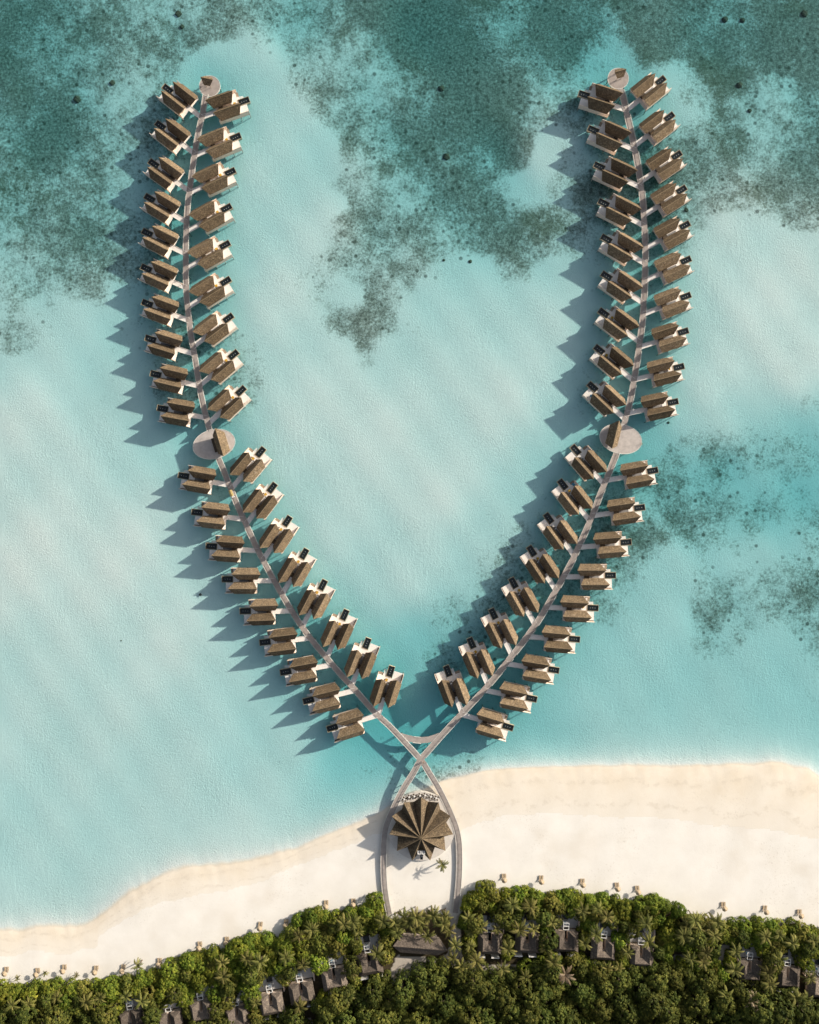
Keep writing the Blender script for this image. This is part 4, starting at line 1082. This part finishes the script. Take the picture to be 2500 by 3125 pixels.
# ------------------------------------------------------------------ vegetation
def leafmesh(name, quads, var, mat):
    """quads: (n,4,3)"""
    n = len(quads)
    me = bpy.data.meshes.new(name)
    me.vertices.add(n * 4); me.vertices.foreach_set('co', np.asarray(quads, np.float32).ravel())
    me.loops.add(n * 4); me.loops.foreach_set('vertex_index', np.arange(n * 4, dtype=np.int32))
    me.polygons.add(n); me.polygons.foreach_set('loop_start', np.arange(0, n * 4, 4, dtype=np.int32)); me.polygons.foreach_set('loop_total', np.full(n, 4, np.int32))
    a = me.attributes.new('leafvar', 'FLOAT', 'POINT'); a.data.foreach_set('value', np.repeat(np.asarray(var, np.float32), 4))
    me.materials.append(mat); me.update(); return me
def crown_quads(g, nclump, per, rad, hgt, z0, leaf, flat=.35):
    """leaf clumps spread over an uneven dome of unit-ish radius"""
    Q = []; V = []
    ang = g.uniform(0, 2 * PI, nclump); u = np.sqrt(g.uniform(0, 1, nclump))
    lob = 1 + .16 * np.sin(3 * ang + g.uniform(0, 6)) + .10 * np.sin(5 * ang + g.uniform(0, 6))
    rr = rad * u * lob
    for i in range(nclump):
        t = u[i]
        zc = z0 + hgt * math.sqrt(max(0, 1 - .92 * t * t)) * g.uniform(.82, 1.05)
        c = np.array([rr[i] * math.cos(ang[i]), rr[i] * math.sin(ang[i]), zc])
        nrm = np.array([c[0] / rad, c[1] / rad, .9 - .5 * t]); nrm /= np.linalg.norm(nrm)
        cr_ = g.uniform(.55, 1.0) * rad * .24
        shade = g.uniform(.15, .85)
        k = per
        off = g.normal(0, 1, (k, 3)); off /= np.linalg.norm(off, axis=1)[:, None]
        off[:, 2] = np.abs(off[:, 2]) * .8 - .15
        pos = c + off * cr_ * g.uniform(.55, 1.0, (k, 1))
        nn = off * .8 + nrm * .6 + g.normal(0, .35, (k, 3)); nn /= np.linalg.norm(nn, axis=1)[:, None]
        a = np.cross(nn, g.normal(0, 1, (k, 3))); a /= np.linalg.norm(a, axis=1)[:, None]
        b = np.cross(nn, a); L = leaf * g.uniform(.6, 1.25, (k, 1)); W = L * .62
        Q.append(np.stack([pos - a * L, pos + b * W, pos + a * L, pos - b * W], 1)); V.append(np.clip(shade + g.normal(0, .2, k), 0, 1))
    # lower skirt so the crown closes down to the ground
    k = nclump * per // 3
    an = g.uniform(0, 2 * PI, k); zz = g.uniform(.12, .8, k) * (z0 + hgt * .6)
    lo = 1 + .16 * np.sin(3 * an) ; rd = rad * (.80 + .2 * g.uniform(0, 1, k)) * lo
    pos = np.stack([rd * np.cos(an), rd * np.sin(an), zz], 1)
    nn = np.stack([np.cos(an), np.sin(an), .5 + 0 * an], 1) + g.normal(0, .4, (k, 3)); nn /= np.linalg.norm(nn, axis=1)[:, None]
    a = np.cross(nn, g.normal(0, 1, (k, 3))); a /= np.linalg.norm(a, axis=1)[:, None]; b = np.cross(nn, a)
    L = leaf * g.uniform(.8, 1.4, (k, 1)); W = L * .62
    Q.append(np.stack([pos - a * L, pos + b * W, pos + a * L, pos - b * W], 1)); V.append(np.clip(g.normal(.4, .25, k), 0, 1))
    return np.concatenate(Q), np.concatenate(V)
def trunk_mesh(h, r, seed):
    g = random.Random(seed); b = MB()
    b.tube((0, 0, -.4), (.08 * h * .3, 0, h * .6), r, r * .6, 7)
    for k in range(5):
        a = k * 1.26 + g.uniform(-.3, .3)
        b.tube((.08 * h * .3 * .8, 0, h * (.42 + .04 * k)), (math.cos(a) * h * .32, math.sin(a) * h * .32, h * .92), r * .42, r * .12, 5)
    return b.mesh('trunk', M['bark'])
def make_tree_proto(name, seed, rad, h, ncl, per, leaf, mat):
    g = np.random.default_rng(seed)
    Q, V = crown_quads(g, ncl, per, rad, h * .45, h * .55, leaf)
    root = empty(name)
    link('crown', leafmesh('crown', Q, V, mat), root)
    link('trunk', trunk_mesh(h, .16 + .02 * h, seed), root)
    return root
def make_palm_proto(name, seed, h, L, mat, nf=20):
    g = np.random.default_rng(seed); rs = random.Random(seed)
    Q = []; V = []
    tip = np.array([rs.uniform(-.4, .4), rs.uniform(-.4, .4), h])
    for f in range(nf):
        az = 2 * PI * f / nf * 2.4 + rs.uniform(-.25, .25); el = rs.uniform(.15, 1.15) if f % 3 else rs.uniform(.9, 1.3)
        ln = L * rs.uniform(.75, 1.1); shade = rs.uniform(.1, .95)
        d0 = np.array([math.cos(az), math.sin(az), 0]); n = 9; p = tip.copy(); pts = [p.copy()]
        e = el
        for i in range(n):
            e -= (1.5 + .3 * rs.random()) / n
            p = p + (d0 * math.cos(e) + np.array([0, 0, 1]) * math.sin(e)) * ln / n; pts.append(p.copy())
        side = np.array([-d0[1], d0[0], 0])
        for i in range(n):
            t = (i + .5) / n; w = ln * .125 * math.sin(PI * min(1, .18 + .8 * t)) ** .7
            for s_ in (1, -1):
                for hh in range(2):
                    a = pts[i] * (1 - .5 * hh) + pts[i + 1] * .5 * hh; b = pts[i] * (.5 - .5 * hh) + pts[i + 1] * (.5 + .5 * hh)
                    b = a + (b - a) * .78
                    fw = (pts[i + 1] - pts[i]) / np.linalg.norm(pts[i + 1] - pts[i])
                    q = side * s_ * w * rs.uniform(.8, 1.1) + fw * w * .55 - np.array([0, 0, w * .38])
                    Q.append([a, b, b + q, a + q * 1.0]); V.append(min(1, max(0, shade + rs.uniform(-.15, .15))))
    root = empty(name)
    link('crown', leafmesh('crown', np.array(Q), V, mat), root)
    b = MB(); prev = Vector((0, 0, -.4)); N = 6
    for i in range(N):
        t = (i + 1) / N; nx = Vector((tip[0] * t * t, tip[1] * t * t, h * t)); b.tube(prev, nx, .2 - .07 * (t - 1 / N), .2 - .07 * t, 7); prev = nx
    b.build('trunk', M['bark'], root)
    return root
PROTO = {'bush': [make_tree_proto('broadleaf_bush', 100 + i, 3.0, 4.6, 70, 26, .27, M['bush']) for i in range(6)],
         'wood': [make_tree_proto('woodland_tree', 200 + i, 3.6, 8.5, 80, 24, .30, M['wood']) for i in range(7)],
         'hazel': [make_tree_proto('broadleaf_bush', 300 + i, 3.0, 5.2, 70, 24, .28, M['hazel']) for i in range(3)],
         'palm': [make_palm_proto('palm_tree', 400 + i, 7.0, 4.1, M['palm'], 18) for i in range(6)],
         'dry': [make_palm_proto('palm_tree', 500 + i, 6.5, 4.1, M['dry'], 15) for i in range(1)],
         'young': [make_palm_proto('palm_tree', 600 + i, 2.6, 2.1, M['palm'], 14) for i in range(2)]}
FRESH = {k: [True] * len(v) for k, v in PROTO.items()}
TREES = []   # (obj, kind, px, py)
def place(kind, px, py, scale, zc, rot=None):
    k = random.randrange(len(PROTO[kind]))
    if FRESH[kind][k]: o = PROTO[kind][k]; FRESH[kind][k] = False
    else: o = copy_tree(PROTO[kind][k])
    p = P(px, py, zc); p.z = ground_z(px, py) - .05
    o.location = p; o.rotation_euler = (0, 0, random.uniform(0, 6.28) if rot is None else rot); o.scale = (scale,) * 3
    TREES.append((o, kind, px, py)); return o
PALMS = [(83, 3067), (167, 3052), (261, 3056), (301, 3052), (380, 3047), (431, 3056), (36, 3071), (676, 2940), (683, 2980), (752, 2926), (795, 2933), (871, 2922), (911, 2860), (951, 2839),
         (926, 2951), (1049, 2821), (1074, 2817), (1096, 2850), (1147, 2904), (1074, 2966), (1009, 3067), (915, 3074), (777, 3070), (1168, 2813), (1205, 2817), (1234, 2799), (1216, 2850), (1067, 3042),
         (1268, 2795), (1286, 2821), (1319, 2792), (1337, 2821), (1362, 2799), (1370, 2839), (1304, 2857), (1272, 2842), (1228, 2828), (1250, 2812), (1303, 2804), (1352, 2822), (1388, 2889), (1380, 2929), (1406, 2951), (1409, 2980),
         (1565, 2759), (1616, 2770), (1427, 2806), (1467, 2828), (1438, 2850), (1438, 2893), (1518, 2842), (1456, 2929), (1547, 2893), (1536, 2958), (1605, 2984), (1583, 2835), (1630, 2839), (1688, 2821),
         (1670, 2886), (1685, 2933), (1779, 2781), (1826, 2781), (1855, 2799), (1819, 2846), (1783, 2879), (1855, 2962), (1969, 2821), (1915, 2911), (1893, 2962), (2100, 2828), (2121, 2806),
         (2110, 2857), (2136, 2835), (2168, 2839), (2183, 2857), (2143, 2871), (2158, 2908), (2107, 2933), (2147, 2940), (2248, 2904), (2237, 2958), (2216, 3038), (2252, 3016), (2339, 2860), (2386, 2860),
         (2415, 2879), (2379, 2926), (2346, 2966), (2346, 3002), (2426, 3042), (2462, 3052), (2476, 2987), (1980, 2871), (2487, 2875), (2185, 2812), (2085, 2850)]
pal_px = []
for x, y in PALMS:
    place('palm', x, y, random.uniform(.72, 1.08), 8.0); pal_px.append((x, y))
for x, y in ((1724.6, 2965.6), (2284, 3049)): place('dry', x, y, 1.12, 7.5); pal_px.append((x, y))
for x, y, s_ in ((56, 2984, .72), (138, 2971, .72), (233, 2976, .75), (424, 2947, 1.35), (1349, 2642, 1.5)):
    place('young', x, y, s_, 3.5 * s_)
# bushes and trees fill everything behind the hedge line, leaving yards, paths and jetty ends open
def blocked(px, py, r):
    for k, (p, a) in enumerate(BW):
        q = P(px, py, 3) - p; x = q.x * math.cos(a) + q.y * math.sin(a); y = -q.x * math.sin(a) + q.y * math.cos(a)
        if k < 4:
            if -4.2 - r * .4 < x < 4.2 + r * .4 and -5.8 - r * .2 < y < 3.4 + r * .4: return True
            if -1.3 - r * .5 < x < 3.2 + r * .4 and 3.4 <= y < 8.6 + r * .2: return True
        else:
            if -4.9 - r * .5 < x < 4.9 + r * .5 and -6.2 - r * .4 < y < 4.0 + r * .5: return True
            if -1.5 - r * .6 < x < 4.0 + r * .5 and 4.0 <= y < 9.0 + r * .3: return True
    q = P(px, py, 3) - P(1283, 2893, 3)
    if -9.5 - r * .3 < q.x < 9.5 + r * .6 and -3.2 - r * .7 < q.y < 2.2: return True
    for pl in PATHS:
        if in_poly(pl, np.array([px]), np.array([py]))[0]: return True
        for t in range(8):
            if in_poly(pl, np.array([px + r / K * .65 * math.cos(t * .785)]), np.array([py + r / K * .65 * math.sin(t * .785)]))[0]: return True
    for ln in (LEFT, RIGHT):
        for pt in ln[-40:]:
            if (pt.xy - P(px, py, 3).xy).length < 1.0 + r * .8: return True
    return False
PL = []
def try_place(px, py, r, kind, base, gap, zc):
    for x, y, rr in PL:
        if (x - px) ** 2 + (y - py) ** 2 < ((r + rr) / K * gap) ** 2: return False
    if blocked(px, py, r): return False
    PL.append((px, py, r)); place(kind, px, py, r / base, zc); return True
gx = GREEN
xx = -60.0
while xx < 2560:
    r = random.uniform(2.3, 3.5)
    if not (1185 < xx < 1405):
        yy = float(lerp_line(GREEN, xx)) + r / K * .78
        kd = 'hazel' if (2085 < xx < 2200 or random.random() < .18) else 'bush'
        try_place(xx, yy, r, kd, 3.0, .42, 3.0)
    xx += r / K * .85
random.seed(21)
for it in range(9000):
    px = random.uniform(-60, 2560); yb = float(lerp_line(GREEN, px)); py = random.uniform(yb + 18, 3190)
    dep = py - yb
    palm_clump = 1185 < px < 1380 and py < 2875
    if palm_clump: continue
    wood_line = np.interp(px, [0, 400, 700, 1000, 1200, 1300, 1600, 2000, 2200, 2500], [3085, 3090, 3110, 3060, 2985, 2950, 2960, 2960, 2985, 3050])
    if py > wood_line: kind, base, r, zc, gap = 'wood', 3.6, random.choice((random.uniform(1.9, 2.8), random.uniform(2.8, 4.2), random.uniform(3.8, 5.4))), 7.5, .56
    elif 1020 > px > 930 and 2800 < py < 2930: kind, base, r, zc, gap = 'hazel', 3.0, random.uniform(2.0, 3.0), 4, .55
    else:
        kind = 'hazel' if random.random() < .22 else ('wood' if random.random() < .25 else 'bush')
        base = 3.6 if kind == 'wood' else 3.0; r = random.uniform(2.1, 3.6); zc = 4.5; gap = .56
    try_place(px, py, r, kind, base, gap, zc)
for k, fr in FRESH.items():
    for i, f in enumerate(fr):
        if f:
            rt_ = PROTO[k][i]
            for ch in KIDS.get(rt_.name, []): bpy.data.objects.remove(ch)
            bpy.data.objects.remove(rt_)
# labels that find each plant by its nearest landmark
LM = [(x, y, f'{ordinal(i + 1)} beach villa') for i, (x, y, a) in enumerate(BPOS)] + [(1285, 2890, 'long thatched hall'), (2140, 2900, 'sandy gap between villas'), (200, 3060, "beach's left end palms"), (60, 3080, "photo's bottom left corner")]
DESC = {'bush': 'bright green bush', 'hazel': 'yellowish green bush', 'wood': 'dark green tree', 'palm': 'coconut palm', 'dry': 'dry pale palm', 'young': 'young palm'}
PLUR = {'bush': 'bright green bushes', 'hazel': 'yellowish green bushes', 'wood': 'dark green trees', 'palm': 'coconut palms', 'dry': 'dry pale palms', 'young': 'young palms'}
CAT = {'bush': 'bush', 'hazel': 'bush', 'wood': 'tree', 'palm': 'palm', 'dry': 'palm', 'young': 'palm'}
GRP = {'bush': 'bushes of the island hedge', 'hazel': 'yellowish bushes of the island hedge', 'wood': 'trees of the island woodland', 'palm': 'coconut palms of the island', 'dry': 'dry palms of the island', 'young': 'young palms on the sand'}
buck = {}
for o, kind, px, py in TREES:
    if kind == 'young':
        continue
    j = min(range(len(LM)), key=lambda q: (LM[q][0] - px) ** 2 + (LM[q][1] - py) ** 2)
    dx, dy = px - LM[j][0], py - LM[j][1]
    side = ('right of' if dx > 0 else 'left of') if abs(dx) > abs(dy) * .9 else ('below' if dy > 0 else 'above')
    buck.setdefault((kind, j, side), []).append((py, px, o))
for (kind, j, side), lst in buck.items():
    lst.sort(key=lambda t: t[0])
    for i, (_, _, o) in enumerate(lst):
        nm = LM[j][2]
        if len(lst) == 1: lab = f'{DESC[kind]} just {side} the {nm}'
        else: lab = f'{DESC[kind]}, {ordinal(i + 1)} from top among those {side} the {nm}'
        tag(o, lab, CAT[kind], GRP[kind])
yl = ['young palm on the sand right of the first beach parasol from the left', 'young palm on the sand right of the second beach parasol from the left', 'young palm on the sand right of the third beach parasol from the left',
      'spreading palm on the sand between the fifth and sixth beach parasols', 'lone palm on the sand just below the star-roofed pavilion']
for (o, kind, px, py), lb in zip([t for t in TREES if t[1] == 'young'], yl): tag(o, lb, 'palm', 'young palms on the sand')
print('trees', len(TREES), {k: sum(1 for t in TREES if t[1] == k) for k in PROTO})

# ------------------------------------------------------------------ light, sky, camera
EL, AZ = R(22.5), R(28)
sd = Vector((math.cos(EL) * math.cos(AZ), math.cos(EL) * math.sin(AZ), math.sin(EL)))
sun = bpy.data.lights.new('sun', 'SUN'); sun.energy = 5.0; sun.angle = R(1.0); sun.color = (1.0, 0.89, 0.75)
so = bpy.data.objects.new('sun', sun); COL.objects.link(so); so.rotation_euler = sd.to_track_quat('Z', 'Y').to_euler(); so.location = (0, 0, 200)
w = bpy.data.worlds.new('World'); sc.world = w; w.use_nodes = True
nt = w.node_tree; bg = nt.nodes['Background']
sk = nt.nodes.new('ShaderNodeTexSky'); sk.sky_type = 'NISHITA'; sk.sun_disc = False
sk.sun_elevation = EL; sk.sun_rotation = PI / 2 - AZ; sk.dust_density = 3.0
hsn = nt.nodes.new('ShaderNodeHueSaturation'); hsn.inputs['Saturation'].default_value = 0.55
nt.links.new(sk.outputs[0], hsn.inputs['Color']); nt.links.new(hsn.outputs[0], bg.inputs[0]); bg.inputs[1].default_value = 0.102
cam = bpy.data.cameras.new('camera'); cam.sensor_fit = 'VERTICAL'; cam.sensor_height = 24
cam.angle_y = 2 * math.atan(3125 * K / 2 / H); cam.clip_end = 6000; cam.clip_start = 1
co = bpy.data.objects.new('camera', cam); COL.objects.link(co); co.location = (0, 0, H); co.rotation_euler = (0, 0, 0)
sc.camera = co
vs_ = sc.view_settings; vs_.view_transform = 'Standard'; vs_.look = 'None'; vs_.exposure = 0.38; vs_.gamma = 1
sc.cycles.max_bounces = 6; sc.cycles.transparent_max_bounces = 12; sc.cycles.volume_bounces = 0; sc.cycles.caustics_reflective = False; sc.cycles.caustics_refractive = False
